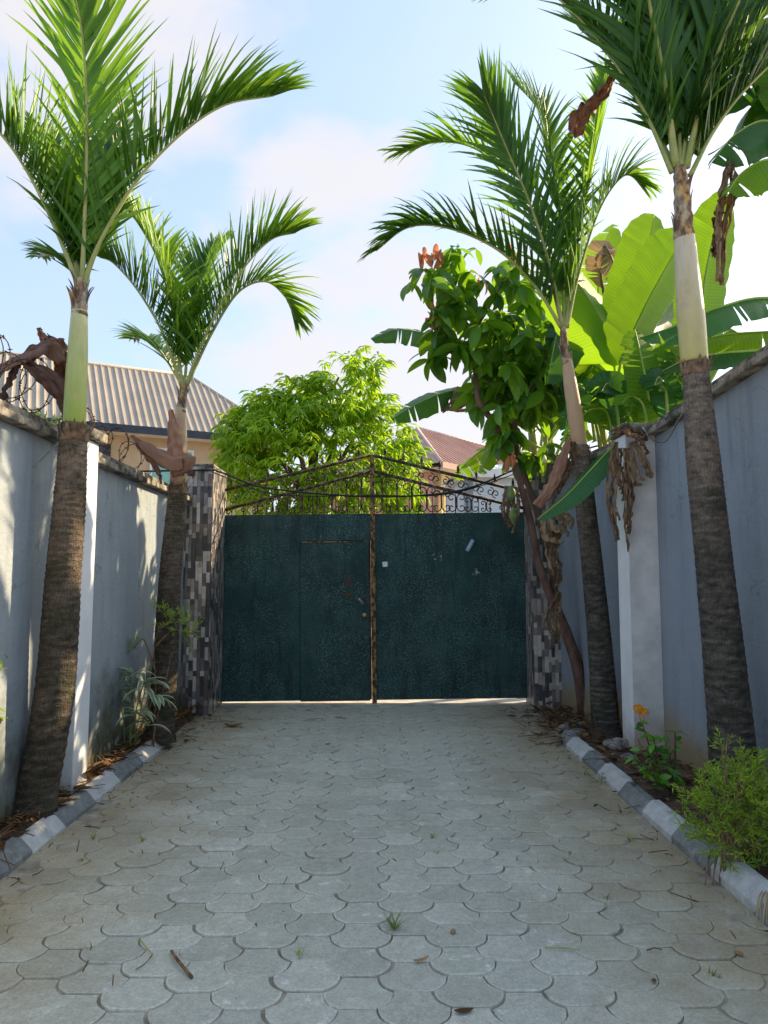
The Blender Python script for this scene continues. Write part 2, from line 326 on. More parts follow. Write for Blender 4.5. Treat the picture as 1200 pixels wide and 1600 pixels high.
# grey-blue rendered wall with grime, moss and flaking
def mk_wall(name, paint, paint2, moss_h, moss_amt, peel_amt, rust):
    k = NT(name); v = k.coord('World'); x = k.xyz(v); vs_ = k.coord('World', (1.6, 1.6, .22))
    col = k.mix(k.ramp(k.noise(v, 1.3, 5), .3, .7), paint, paint2)
    col = k.mix(k.math('MULTIPLY', k.ramp(k.noise(vs_, 5, 5), .48, .72), .35), col, tuple(c * .62 for c in paint))
    hz = k.math('SUBTRACT', x[2], k.math('MULTIPLY', k.noise(v, 2.6, 5, .65), moss_h * 1.9))
    low = k.n('ShaderNodeMapRange'); k.l(hz, low.inputs[0]); low.inputs[1].default_value = moss_h * .15; low.inputs[2].default_value = -moss_h * .75
    mossc = k.mix(k.ramp(k.noise(v, 16, 4), .4, .65), (0.040, 0.042, 0.028), (0.090, 0.095, 0.035))
    col = k.mix(k.math('MULTIPLY', low.outputs[0], moss_amt), col, mossc)
    pe = k.math('ADD', k.noise(v, 3.4, 6, .72), k.math('MULTIPLY', k.math('SUBTRACT', .45, x[2]), .14))
    pe = k.math('MULTIPLY', k.ramp(pe, .64, .655), peel_amt)
    col = k.mix(pe, col, (0.40, 0.37, 0.31))
    rs = k.math('SUBTRACT', x[2], k.math('MULTIPLY', k.noise(v, 2.1, 4), .8))
    rr = k.n('ShaderNodeMapRange'); k.l(rs, rr.inputs[0]); rr.inputs[1].default_value = .1; rr.inputs[2].default_value = -.25; rr.inputs[4].default_value = rust
    col = k.mix(rr.outputs[0], col, (0.30, 0.22, 0.10))
    stv = k.coord('World', (7, 7, .30))
    top = k.n('ShaderNodeMapRange'); k.l(x[2], top.inputs[0]); top.inputs[1].default_value = .9; top.inputs[2].default_value = 2.7
    drip = k.math('MULTIPLY', k.ramp(k.noise(stv, 3.2, 5, .65), .54, .68), top.outputs[0])
    col = k.mix(k.math('MULTIPLY', drip, .32), col, tuple(c * .38 for c in paint))
    vd = k.n('ShaderNodeVectorMath', operation='ADD'); k.l(v, vd.inputs[0])
    nv = k.n('ShaderNodeTexNoise'); k.l(v, nv.inputs['Vector']); nv.inputs['Scale'].default_value = 2.5; nv.inputs['Detail'].default_value = 5; k.l(nv.outputs['Color'], vd.inputs[1])
    crk = k.math('MULTIPLY', k.ramp(k.vor(vd.outputs[0], 1.1, 'DISTANCE_TO_EDGE'), .004, .010, (1, 1, 1), (0, 0, 0)), k.ramp(k.noise(v, 1.4, 3), .50, .58))
    col = k.mix(k.math('MULTIPLY', crk, .35), col, (0.06, 0.065, 0.07))
    sp = k.math('MULTIPLY', k.ramp(k.vor(v, 26), .05, .11, (1, 1, 1), (0, 0, 0)), k.ramp(k.noise(v, 5, 3), .5, .62))
    col = k.mix(k.math('MULTIPLY', sp, .5), col, (0.05, 0.055, 0.06))
    h = k.math('ADD', k.noise(v, 35, 5), k.math('MULTIPLY', k.noise(v, 7, 4), 2.2)); h = k.math('ADD', h, k.math('MULTIPLY', k.noise(k.coord('World', (1, 2.2, 5)), 6, 4), .8))
    h = k.math('SUBTRACT', h, k.math('MULTIPLY', pe, .6)); h = k.math('SUBTRACT', h, k.math('MULTIPLY', sp, .8))
    k.bsdf(col, .82, k.bump(h, .4, .012), .25); return k.m
MAT['wall_left'] = mk_wall('wall_paint_left', (0.29, 0.33, 0.355), (0.345, 0.385, 0.405), .80, .95, 1.0, .15)
MAT['wall_right'] = mk_wall('wall_paint_right', (0.245, 0.28, 0.32), (0.29, 0.325, 0.36), .22, .55, .25, .8)
k = NT('pilaster_white'); v = k.coord('World'); x = k.xyz(v)
col = k.mix(k.ramp(k.noise(v, 2.5, 5), .35, .7), (0.72, 0.73, 0.74), (0.84, 0.84, 0.83))
g = k.n('ShaderNodeMapRange'); k.l(k.math('SUBTRACT', x[2], k.math('MULTIPLY', k.noise(v, 5, 4), .5)), g.inputs[0]); g.inputs[1].default_value = .12; g.inputs[2].default_value = -.2
col = k.mix(k.math('MULTIPLY', g.outputs[0], .75), col, (0.27, 0.21, 0.13))
k.bsdf(col, .75, k.bump(k.noise(v, 30, 5), .3, .008)); MAT['pilaster'] = k.m
k = NT('pilaster_grey'); v = k.coord('World'); x = k.xyz(v)
col = k.mix(k.ramp(k.noise(v, 4, 6, .6), .35, .65), (0.50, 0.48, 0.455), (0.68, 0.65, 0.62))
g = k.n('ShaderNodeMapRange'); k.l(k.math('SUBTRACT', x[2], k.math('MULTIPLY', k.noise(v, 5, 4), .5)), g.inputs[0]); g.inputs[1].default_value = .2; g.inputs[2].default_value = -.15
col = k.mix(k.math('MULTIPLY', g.outputs[0], .7), col, (0.30, 0.20, 0.10))
k.bsdf(col, .85, k.bump(k.noise(v, 18, 6), .6, .012)); MAT['pilaster_grey'] = k.m
k = NT('coping'); v = k.coord('World')
col = k.mix(k.ramp(k.noise(v, 6, 6, .65), .4, .62), (0.065, 0.058, 0.046), (0.38, 0.34, 0.27))
k.bsdf(col, .92, k.bump(k.noise(v, 28, 6), .8, .015)); MAT['coping'] = k.m

# concrete pavers
k = NT('paver'); v = k.coord('World')
r = k.objrand(); n1 = k.noise(v, 1.1, 4); n2 = k.noise(v, 26, 6, .65)
base = k.mix(k.ramp(n1, .32, .68), (0.475, 0.47, 0.42), (0.595, 0.585, 0.52))
base = k.mix(k.math('MULTIPLY', r, .5), base, (0.45, 0.465, 0.39))
base = k.mix(k.math('MULTIPLY', k.ramp(n2, .40, .66), .5), base, (0.29, 0.285, 0.25))
worn = k.math('MULTIPLY', k.ramp(k.noise(v, 13, 6, .7), .56, .66), k.math('GREATER_THAN', k.math('FRACT', k.math('MULTIPLY', r, 7.3)), .55))
base = k.mix(k.math('MULTIPLY', worn, .8), base, (0.72, 0.73, 0.69))
rim = k.math('MULTIPLY', k.attr('tone'), k.ramp(k.noise(v, 9, 5, .7), .40, .58))
base = k.mix(k.math('MULTIPLY', rim, .85), base, (0.68, 0.66, 0.60))
spk = k.ramp(k.vor(v, 150), .10, .24, (1, 1, 1), (0, 0, 0))
base = k.mix(k.math('MULTIPLY', k.math('MULTIPLY', spk, k.ramp(k.noise(v, 40, 2), .45, .6)), .6), base, (0.12, 0.11, 0.095))
base = k.mix(k.math('MULTIPLY', k.ramp(k.noise(v, 210, 3, .7), .52, .68), .35), base, (0.58, 0.56, 0.50))
x = k.xyz(v)
ed = k.math('ABSOLUTE', k.math('ADD', x[0], .15))
dirt = k.math('ADD', k.math('MULTIPLY', k.math('SUBTRACT', ed, 1.0), .95), k.math('MULTIPLY', k.math('SUBTRACT', k.noise(v, 2.4, 6, .68), .40), 2.0))
dirt = k.math('MULTIPLY', k.math('MAXIMUM', dirt, 0.0), 1.0, True)
base = k.mix(k.math('MULTIPLY', dirt, .9, True), base, k.mix(k.noise(v, 60, 4), (0.25, 0.20, 0.125), (0.41, 0.34, 0.225)))
st = k.ramp(k.noise(v, 3.1, 5, .6), .66, .74)
base = k.mix(k.math('MULTIPLY', st, .45), base, (0.10, 0.10, 0.088))
pvv = k.math('ADD', k.math('MULTIPLY', k.math('FRACT', k.math('MULTIPLY', r, 13.7)), .20), .86)
gg = k.n('ShaderNodeCombineColor'); [k.l(pvv, gg.inputs[i]) for i in range(3)]
base = k.mix(1.0, base, gg.outputs[0], 'MULTIPLY')
gr = k.ramp(k.noise(v, 85, 6, .75), .30, .70, (.80, .78, .72), (1.30, 1.28, 1.20))
base = k.mix(1.0, base, gr, 'MULTIPLY')
base = k.mix(k.math('MULTIPLY', k.ramp(k.noise(v, 7, 6, .7), .50, .64), .26), base, (0.34, 0.32, 0.26))
moss = k.math('MULTIPLY', k.ramp(k.noise(v, 1.6, 5, .6), .58, .70), k.ramp(k.noise(v, 18, 4), .4, .6))
base = k.mix(k.math('MULTIPLY', moss, .40), base, (0.20, 0.23, 0.12))
oil = k.math('MULTIPLY', k.ramp(k.vor(v, .9), .05, .16, (1, 1, 1), (0, 0, 0)), k.ramp(k.noise(v, 14, 5), .35, .6))
base = k.mix(k.math('MULTIPLY', oil, .4), base, (0.10, 0.10, 0.095))
h = k.math('ADD', k.math('MULTIPLY', n2, .7), k.noise(v, 140, 4, .6))
k.bsdf(base, .88, k.bump(h, .7, .006), .25); MAT['paver'] = k.m

def mk_kerb(name, c1, c2, wear):
    k = NT(name); v = k.coord('World')
    col = k.mix(k.ramp(k.noise(v, 10, 6, .7), .40, .62), c1, c2)
    col = k.mix(k.math('MULTIPLY', k.ramp(k.noise(v, 6, 7, .78), .54, .62), .6), col, wear)
    col = k.mix(k.math('MULTIPLY', k.ramp(k.noise(v, 60, 4, .7), .5, .7), .22), col, tuple(c * .6 for c in c1))
    k.bsdf(col, .9, k.bump(k.math('ADD', k.noise(v, 45, 5), k.math('MULTIPLY', k.noise(v, 9, 4), 1.5)), .8, .012)); return k.m
MAT['kerb_dark'] = mk_kerb('kerb_dark', (0.165, 0.175, 0.17), (0.25, 0.26, 0.25), (0.38, 0.37, 0.33))
MAT['kerb_light'] = mk_kerb('kerb_light', (0.44, 0.44, 0.425), (0.57, 0.57, 0.55), (0.28, 0.28, 0.26))

# gate sheet: dark green embossed steel with pale wear speckle
k = NT('gate_sheet'); v = k.coord('World'); x = k.xyz(v)
cell = k.coord('World', (1, .01, 1))
col = k.mix(k.ramp(k.noise(v, 1.7, 5), .35, .65), (0.005, 0.034, 0.034), (0.019, 0.075, 0.066))
sp = k.math('MAXIMUM', k.ramp(k.vor(cell, 74), .18, .42, (1, 1, 1), (0, 0, 0)), k.math('MULTIPLY', k.ramp(k.vor(cell, 44), .12, .30, (1, 1, 1), (0, 0, 0)), .8))
spn = k.math('MULTIPLY', sp, k.ramp(k.noise(v, 75, 3, .7), .42, .60))
spn = k.math('MULTIPLY', spn, k.math('ADD', k.ramp(k.noise(v, 2.2, 5), .36, .60), .22, True))
col = k.mix(k.math('MULTIPLY', spn, .95), col, (0.30, 0.45, 0.42))
col = k.mix(k.math('MULTIPLY', k.ramp(k.noise(v, 2.8, 6, .7), .50, .68), .45), col, (0.075, 0.11, 0.10))
dk = k.coord('World', (2.2, 1, .35))
col = k.mix(k.math('MULTIPLY', k.ramp(k.noise(dk, 3.4, 6, .7), .52, .66), .7), col, (0.004, 0.016, 0.024))
col = k.mix(k.math('MULTIPLY', k.ramp(k.noise(k.coord('World', (6, 1, .7)), 4.5, 5, .7), .68, .76), .6), col, (0.12, 0.075, 0.04))
hb = k.math('MULTIPLY', k.math('SINE', k.math('MULTIPLY', k.math('ADD', x[0], x[2]), 230)), k.math('SINE', k.math('MULTIPLY', k.math('SUBTRACT', x[0], x[2]), 230)))
k.bsdf(col, .50, k.bump(k.math('ADD', hb, k.math('MULTIPLY', sp, .6)), .7, .004), .4); MAT['gate_sheet'] = k.m
k = NT('gate_rust'); v = k.coord('World', (1, 1, .6))
col = k.mix(k.ramp(k.noise(v, 22, 5, .7), .45, .56), (0.035, 0.028, 0.022), (0.34, 0.19, 0.065))
k.bsdf(col, .75, k.bump(k.noise(v, 50, 4), .4, .004)); MAT['gate_rust'] = k.m
k = NT('gate_iron'); v = k.coord('World')
col = k.mix(k.ramp(k.noise(v, 16, 5, .7), .48, .60), (0.035, 0.026, 0.020), (0.19, 0.125, 0.075))
k.bsdf(col, .75, k.bump(k.noise(v, 60, 4), .3, .003)); MAT['gate_iron'] = k.m
TILE = []
for i, (a, b) in enumerate([((.05, .048, .052), (.10, .095, .095)), ((.13, .10, .09), (.21, .165, .145)), ((.28, .24, .21), (.38, .33, .29)), ((.43, .38, .335), (.58, .525, .465)), ((.14, .135, .135), (.22, .21, .205))]):
    TILE.append(m_noise('tile_%s' % 'charcoal brown taupe cream grey'.split()[i], a, b, 9, .38, .15, 60, .003, .4, objvar=.18))
MAT['grout'] = m_noise('grout', (.08, .075, .07), (.16, .15, .14), 8, .9, .3, 60)

# ================================================================== THE SETTING
def struct(o, **k): o['kind'] = 'structure'; return o
m = MB(); m.add([V((-400, -300, -.06)), V((400, -300, -.06)), V((400, 500, -.06)), V((-400, 500, -.06))], [(0, 1, 2, 3)])
struct(m.build('ground', MAT['earth'], smooth=False))

# driveway: sand bed that swells over the joints near the kerbs, pavers on top
XL, XR, YE = -1.97, 1.78, 9.35
GX = lambda y: 0.104 * (8.3 - y) + 2.27           # face of the right wall
drive = thing('driveway', (0, 0, 0), None, None, kind='structure')
m = MB(); nx, ny = 110, 190; y0, y1 = .3, 10.4
vs_ = []
for j in range(ny + 1):
    y = lerp(y0, y1, j / ny)
    for i in range(nx + 1):
        x = lerp(-2.36, 2.34, i / nx)
        e = max(0, abs(x + .10) - 1.30) / .62
        n = noise.noise(V((x * 1.7, y * 1.7, 3.1))) * .5 + noise.noise(V((x * 6, y * 6, 1.2))) * .35 + noise.noise(V((x * 19, y * 19, 9))) * .2
        z = -.010 + .0045 * n + e * (.006 + .013 * max(0, n + .15))
        if y > 7.0: z += min(1, (y - 7.0) / 2) * (.006 + .010 * n) * .8
        vs_.append(V((x, y, min(z, .022))))
m.add(vs_, [(j*(nx+1)+i, j*(nx+1)+i+1, (j+1)*(nx+1)+i+1, (j+1)*(nx+1)+i) for j in range(ny) for i in range(nx)])
m.build('joint_sand', MAT['joint'], drive)
A_, B_, H_ = 0.070, 0.137, 0.222
def paver_outline():
    n = 5; up = []
    for i in range(n):                        # (a, H/2) -> (b, 0), hollow
        t = i / n
        p = V((lerp(A_, B_, t), lerp(H_/2, 0, t), 0)); bow = .020 * math.sin(math.pi * t)
        d = V((B_ - A_, -H_/2, 0)).normalized(); up.append(p + V((d.y, -d.x, 0)) * bow)
    lo = []
    for i in range(n):                        # (b, 0) -> (a, -H/2), bulging
        t = i / n
        p = V((lerp(B_, A_, t), lerp(0, -H_/2, t), 0)); bow = .020 * math.sin(math.pi * t)
        d = V((A_ - B_, -H_/2, 0)).normalized(); lo.append(p + V((-d.y, d.x, 0)) * bow)
    right = up + lo + [V((A_, -H_/2, 0))]
    left = [V((-p.x, p.y, 0)) for p in reversed(right)]
    return right + left                       # clockwise
def paver_geo(sc=0.962):
    o = paver_outline()[::-1]; n = len(o)
    top = [V((p.x * sc - (.011 if p.x > 0 else -.011) * (abs(p.x) / B_), p.y * sc * .925, 0)) for p in o]
    mid = [V((p.x * sc, p.y * sc, -.0022)) for p in o]
    bot = [V((p.x * sc, p.y * sc, -.030)) for p in o]
    vs = top + mid + bot
    fs = [tuple(range(n))] + [(n+i, n+(i+1) % n, (i+1) % n, i) for i in range(n)] + [(2*n+i, 2*n+(i+1) % n, n+(i+1) % n, n+i) for i in range(n)]
    return vs, fs, [0.0] * n + [1.0] * n + [.6] * n
pv, pf, pt = paver_geo()
mm = MB(); mm.add(pv, pf, pt)
pmesh = None; far = MB(); cells = []
for c in range(-12, 12):
    x = -.07 + c * (A_ + B_)
    if x + B_ < XL - .02 or x - B_ > XR + .03: continue
    for r_ in range(-1, 46):
        y = 0.95 + r_ * H_ + (c % 2) * H_ / 2
        if y > 9.3: continue
        cells.append((y, x))
cells.sort()
def in_view(x, y):
    d = V((x, y, 0)) - V((0, 0, CAM_H)); zc = d.dot(_f)
    return zc > 0 and abs(d.dot(_r) / zc * FPX) < 640 and d.dot(_u) / zc * FPX > -840
seen = [c for c in cells if in_view(c[1], c[0])][:300]; seen_set = set(seen)
for (y, x) in cells:
    q = rnd.gauss(0, .0028)
    M4 = Matrix.Translation((x + rnd.gauss(0, .0035), y + rnd.gauss(0, .0035), q)) @ Matrix.Rotation(rnd.gauss(0, .022), 4, 'Z') @ Matrix.Rotation(rnd.gauss(0, .008), 4, 'X') @ Matrix.Rotation(rnd.gauss(0, .008), 4, 'Y')
    if (y, x) in seen_set:
        if pmesh is None:
            o = mm.build('paver', MAT['paver'], drive, smooth=False); pmesh = o.data; o.matrix_local = M4
        else: inst('paver', pmesh, drive, M4)
    else: far.add([M4 @ p for p in pv], pf, pt)
far.build('paver_field', MAT['paver'], drive, smooth=False, kind='stuff')

m = MB(); m.box((-2.3, 9.33, -.05), (2.2, 9.75, .012)); struct(bevel(m.build('threshold', MAT['concrete'], smooth=False)))

m = MB(); m.box((-12, -16, -.06), (12, 1.6, -.028)); struct(m.build('bounce_slab', MAT['concrete'], smooth=False))  # unseen concrete sheet behind the camera, added to bounce sunlight forward

# kerbs
def kerb(side, xin, ys, first_dark):
    k_ = thing('kerb', (xin, ys[0], 0), None, None, kind='structure')
    d = first_dark; s = -1 if side < 0 else 1
    for a, b in zip(ys[:-1], ys[1:]):
        poly = [(xin, -.05), (xin, .030 + rnd.uniform(-.005, .005)), (xin + s * .066, .096 + rnd.uniform(-.004, .004)), (xin + s * .122, .100), (xin + s * .122, -.05)]
        if s < 0: poly = poly[::-1]
        m = MB(); m.prism(poly, b - .006, a + .006) if a > b else m.prism(poly, a + .004, b - .004)
        o = bevel(m.build('kerb_block', MAT['kerb_dark' if d else 'kerb_light'], k_, smooth=False), .004, 1)
        o.rotation_euler = (rnd.gauss(0, .003), 0, rnd.gauss(0, .004)); d = not d
        dx = rnd.gauss(0, .006); o.location.x += dx
kerb(-1, -1.945, [7.16, 6.83, 6.36, 5.80, 5.30, 4.81, 4.35, 3.86, 3.37, 2.88, 2.4, 1.9, 1.4], True)
kerb(1, 1.745, [7.30, 6.98, 6.48, 6.00, 5.50, 5.02, 4.52, 4.04, 3.55, 3.06, 2.57, 2.1, 1.6], True)

# planting beds
def bed(name, x0, x1f, ya, yb, zin, zwall):
    m = MB(); nx, ny = 16, 150; vs_ = []
    for j in range(ny + 1):
        y = lerp(ya, yb, j / ny)
        for i in range(nx + 1):
            t = i / nx; x = lerp(x0, x1f(y), t)
            z = lerp(zin, zwall, t) + .022 * noise.noise(V((x * 4, y * 4, 0))) + .014 * noise.noise(V((x * 15, y * 15, 5)))
            if y > 7.1: z -= min(1, (y - 7.1) / .6) * zin * (1 - t * .6)
            vs_.append(V((x, y, z)))
    fs = [(j*(nx+1)+i, j*(nx+1)+i+1, (j+1)*(nx+1)+i+1, (j+1)*(nx+1)+i) for j in range(ny) for i in range(nx)]
    if x1f(0) < x0: fs = [f[::-1] for f in fs]
    m.add(vs_, fs); return struct(m.build(name, MAT['soil']))
bed('planting_bed', -2.04, lambda y: -2.34, 1.4, 8.68, .085, .10)
bed('planting_bed', 1.82, lambda y: GX(y) + .05, 1.4, 8.95, .085, .05)

# ================================================================== WALLS
lw = thing('boundary_wall', (-2.35, 2, 0), 'grey-blue rendered garden wall with mossy foot and coping along the left of the driveway', 'wall')
def quad_wall(pts, thick, za, zb, t0=None):          # wall through two plan points, face on the first side
    pass
m = MB(); m.box((-2.46, 2.0, -.05), (-2.25, 5.32, 2.495)); m.build('wall_panel', MAT['wall_left'], lw, smooth=False)
m = MB(); m.box((-2.47, 5.322, -.05), (-2.262, 8.67, 2.455)); m.build('wall_panel', MAT['wall_left'], lw, smooth=False)
m = MB(); m.box((-2.245, 5.24, -.05), (-2.09, 5.50, 2.56)); bevel(m.build('pilaster', MAT['pilaster'], lw, smooth=False), .008)
m = MB(); m.box((-2.52, 5.18, 2.565), (-2.04, 5.55, 2.64)); bevel(m.build('pilaster_cap', MAT['coping'], lw, smooth=False), .012)
def coping(parent, pts, xa, xb, mat):
    for (ya, za), (yb, zb) in zip(pts[:-1], pts[1:]):
        m = MB()
        vs = [V((xa(ya), ya+.004, za)), V((xb(ya), ya+.004, za)), V((xb(yb), yb-.004, zb)), V((xa(yb), yb-.004, zb))]
        up = [v + V((0, 0, .055)) for v in vs]
        m.add(vs + up, [(0, 3, 2, 1), (4, 5, 6, 7), (0, 1, 5, 4), (1, 2, 6, 5), (2, 3, 7, 6), (3, 0, 4, 7)])
        # upper, narrower course
        s_ = 1 if xb(ya) > xa(ya) else -1
        a2 = [V((xa(ya)+s_*.035, ya+.004, za+.057)), V((xb(ya)-s_*.035, ya+.004, za+.057)), V((xb(yb)-s_*.035, yb-.004, zb+.057)), V((xa(yb)+s_*.035, yb-.004, zb+.057))]
        b2 = [v + V((0, 0, .05)) for v in a2]
        o = bevel(m.build('coping_slab', mat, parent, smooth=False), .010)
        m2 = MB(); m2.add(a2 + b2, [(0, 3, 2, 1), (4, 5, 6, 7), (0, 1, 5, 4), (1, 2, 6, 5), (2, 3, 7, 6), (3, 0, 4, 7)])
        bevel(m2.build('coping_slab', mat, parent, smooth=False), .012)
coping(lw, [(2.0 + 1.05 * i, 2.498) for i in range(0, 4)], lambda y: -2.55, lambda y: -2.17, MAT['coping'])
coping(lw, [(5.56 + .775 * i, 2.458) for i in range(0, 5)], lambda y: -2.55, lambda y: -2.18, MAT['coping'])

rw = thing('boundary_wall', (2.6, 2, 0), 'darker blue-grey rendered garden wall with one white-edged pilaster along the right of the driveway', 'wall')
def rwall(ya, yb, za, zb):
    m = MB(); vs = [V((GX(ya), ya, -.05)), V((GX(yb), yb, -.05)), V((GX(yb)+.2, yb, -.05)), V((GX(ya)+.2, ya, -.05))]
    up = [V((v.x, v.y, za if i in (0, 3) else zb)) for i, v in enumerate(vs)]
    m.add(vs + up, [(0, 1, 2, 3), (7, 6, 5, 4), (4, 5, 1, 0), (5, 6, 2, 1), (6, 7, 3, 2), (7, 4, 0, 3)])
    m.build('wall_panel', MAT['wall_right'], rw, smooth=False)
RZ = lambda y: 2.80 + (6.5 - y) * .115 if y < 6.5 else 2.80
rwall(2.6, 6.5, RZ(2.6), RZ(6.5)); rwall(6.502, 8.98, 2.80, 2.78)
coping(rw, [(y, RZ(y) + .003) for y in (2.6, 3.3, 4.1, 4.9, 5.75, 6.42)], lambda y: GX(y) - .09, lambda y: GX(y) + .29, MAT['coping'])
coping(rw, [(6.80, 2.803), (7.5, 2.803), (8.2, 2.803), (8.9, 2.803)], lambda y: GX(y) - .09, lambda y: GX(y) + .29, MAT['coping'])
m = MB(); m.prism([(GX(6.46) - .255, 6.46), (GX(6.46) - .002, 6.46), (GX(6.76) - .002, 6.76), (GX(6.76) - .225, 6.76)], -.05, 2.84, 'Z')
m.build('pilaster', MAT['pilaster_grey'], rw, smooth=False)
m = MB(); m.prism([(GX(6.46) - .262, 6.464), (GX(6.46) - .257, 6.464), (GX(6.76) - .228, 6.756), (GX(6.76) - .233, 6.756)], -.05, 2.835, 'Z')
m.build('white_face', MAT['pilaster'], rw, smooth=False)  # whiter face on the drive side, greyer surface on the rest
m = MB(); m.box((GX(6.5) - .30, 6.42, 2.843), (GX(6.5) + .22, 6.80, 2.93)); bevel(m.build('pilaster_cap', MAT['coping'], rw, smooth=False), .012)

# tiled gate pillars
def strip_layout(w, h, cw=.042):
    out = []; x = 0.0
    while x < w - .012:
        c = min(cw * rnd.choice((.8, 1, 1, 1.15)), w - x); z = 0.0
        first = True
        while z < h - .02:
            hh = rnd.choice((.06, .09, .12, .15, .19))
            if first: hh *= rnd.uniform(.4, 1); first = False
            nextj = (int(z / .44 + 1e-4) + 1) * .44
            if z + hh > nextj - .03: hh = nextj - z
            hh = min(hh, h - z)
            out.append((x, z, c, hh)); z += hh
        x += c
    return out
def pillar(x0, x1, ya, yb, h, inner, label):
    t = thing('gate_pillar', ((x0+x1)/2, ya, 0), label, 'pillar', 'tiled pillars on each side of the gate')
    m = MB(); m.box((x0, ya, -.05), (x1, yb, h)); m.build('core', MAT['grout'], t, smooth=False)
    m = MB(); m.box((x0-.015, ya-.015, h+.002), (x1+.015, yb, h+.03)); bevel(m.build('cap', MAT['coping'], t, smooth=False), .008)
    cols = (0, 0, 1, 1, 2, 2, 3, 3, 4)
    meshes = {}
    lay = strip_layout(x1 - x0, h)
    for (x, z, c, hh) in lay[:300]:
        ci = rnd.choice(cols); d = rnd.choice((.004, .008, .013, .018))
        if ci not in meshes:
            mb = MB(); mb.box((0, -1, 0), (1, 0, 1)); o = mb.build('tile_strip', TILE[ci], None, smooth=False); o.parent = t; meshes[ci] = o.data; ORG[o] = ORG[t]
        else:
            o = bpy.data.objects.new('tile_strip', meshes[ci]); COL.objects.link(o); o.parent = t
        o.matrix_local = Matrix.Translation(V((x0 + x + .0012, ya - .001, z + .0012)) - ORG[t]) @ Matrix.Diagonal((c - .0024, d, hh - .0024, 1))
    sides = [MB() for _ in TILE]
    for (y, z, c, hh) in strip_layout(yb - ya - .04, h):
        d = rnd.uniform(.006, .012); ci = rnd.choice(cols)
        if inner > 0: sides[ci].box((x1 + .001, ya + y + .001, z + .001), (x1 + d, ya + y + c - .001, z + hh - .001))
        else: sides[ci].box((x0 - d, ya + y + .001, z + .001), (x0 - .001, ya + y + c - .001, z + hh - .001))
    for ci, mb in enumerate(sides): mb.build('tile_facing', TILE[ci], t, smooth=False, kind='stuff')
pillar(-2.36, -1.95, 8.68, 9.5, 2.88, 1, 'square pillar clad in narrow mosaic tiles at the left end of the gate')
pillar(1.88, 2.28, 8.98, 9.5, 2.95, -1, 'square pillar clad in narrow mosaic tiles at the right end, behind the leaning stems')

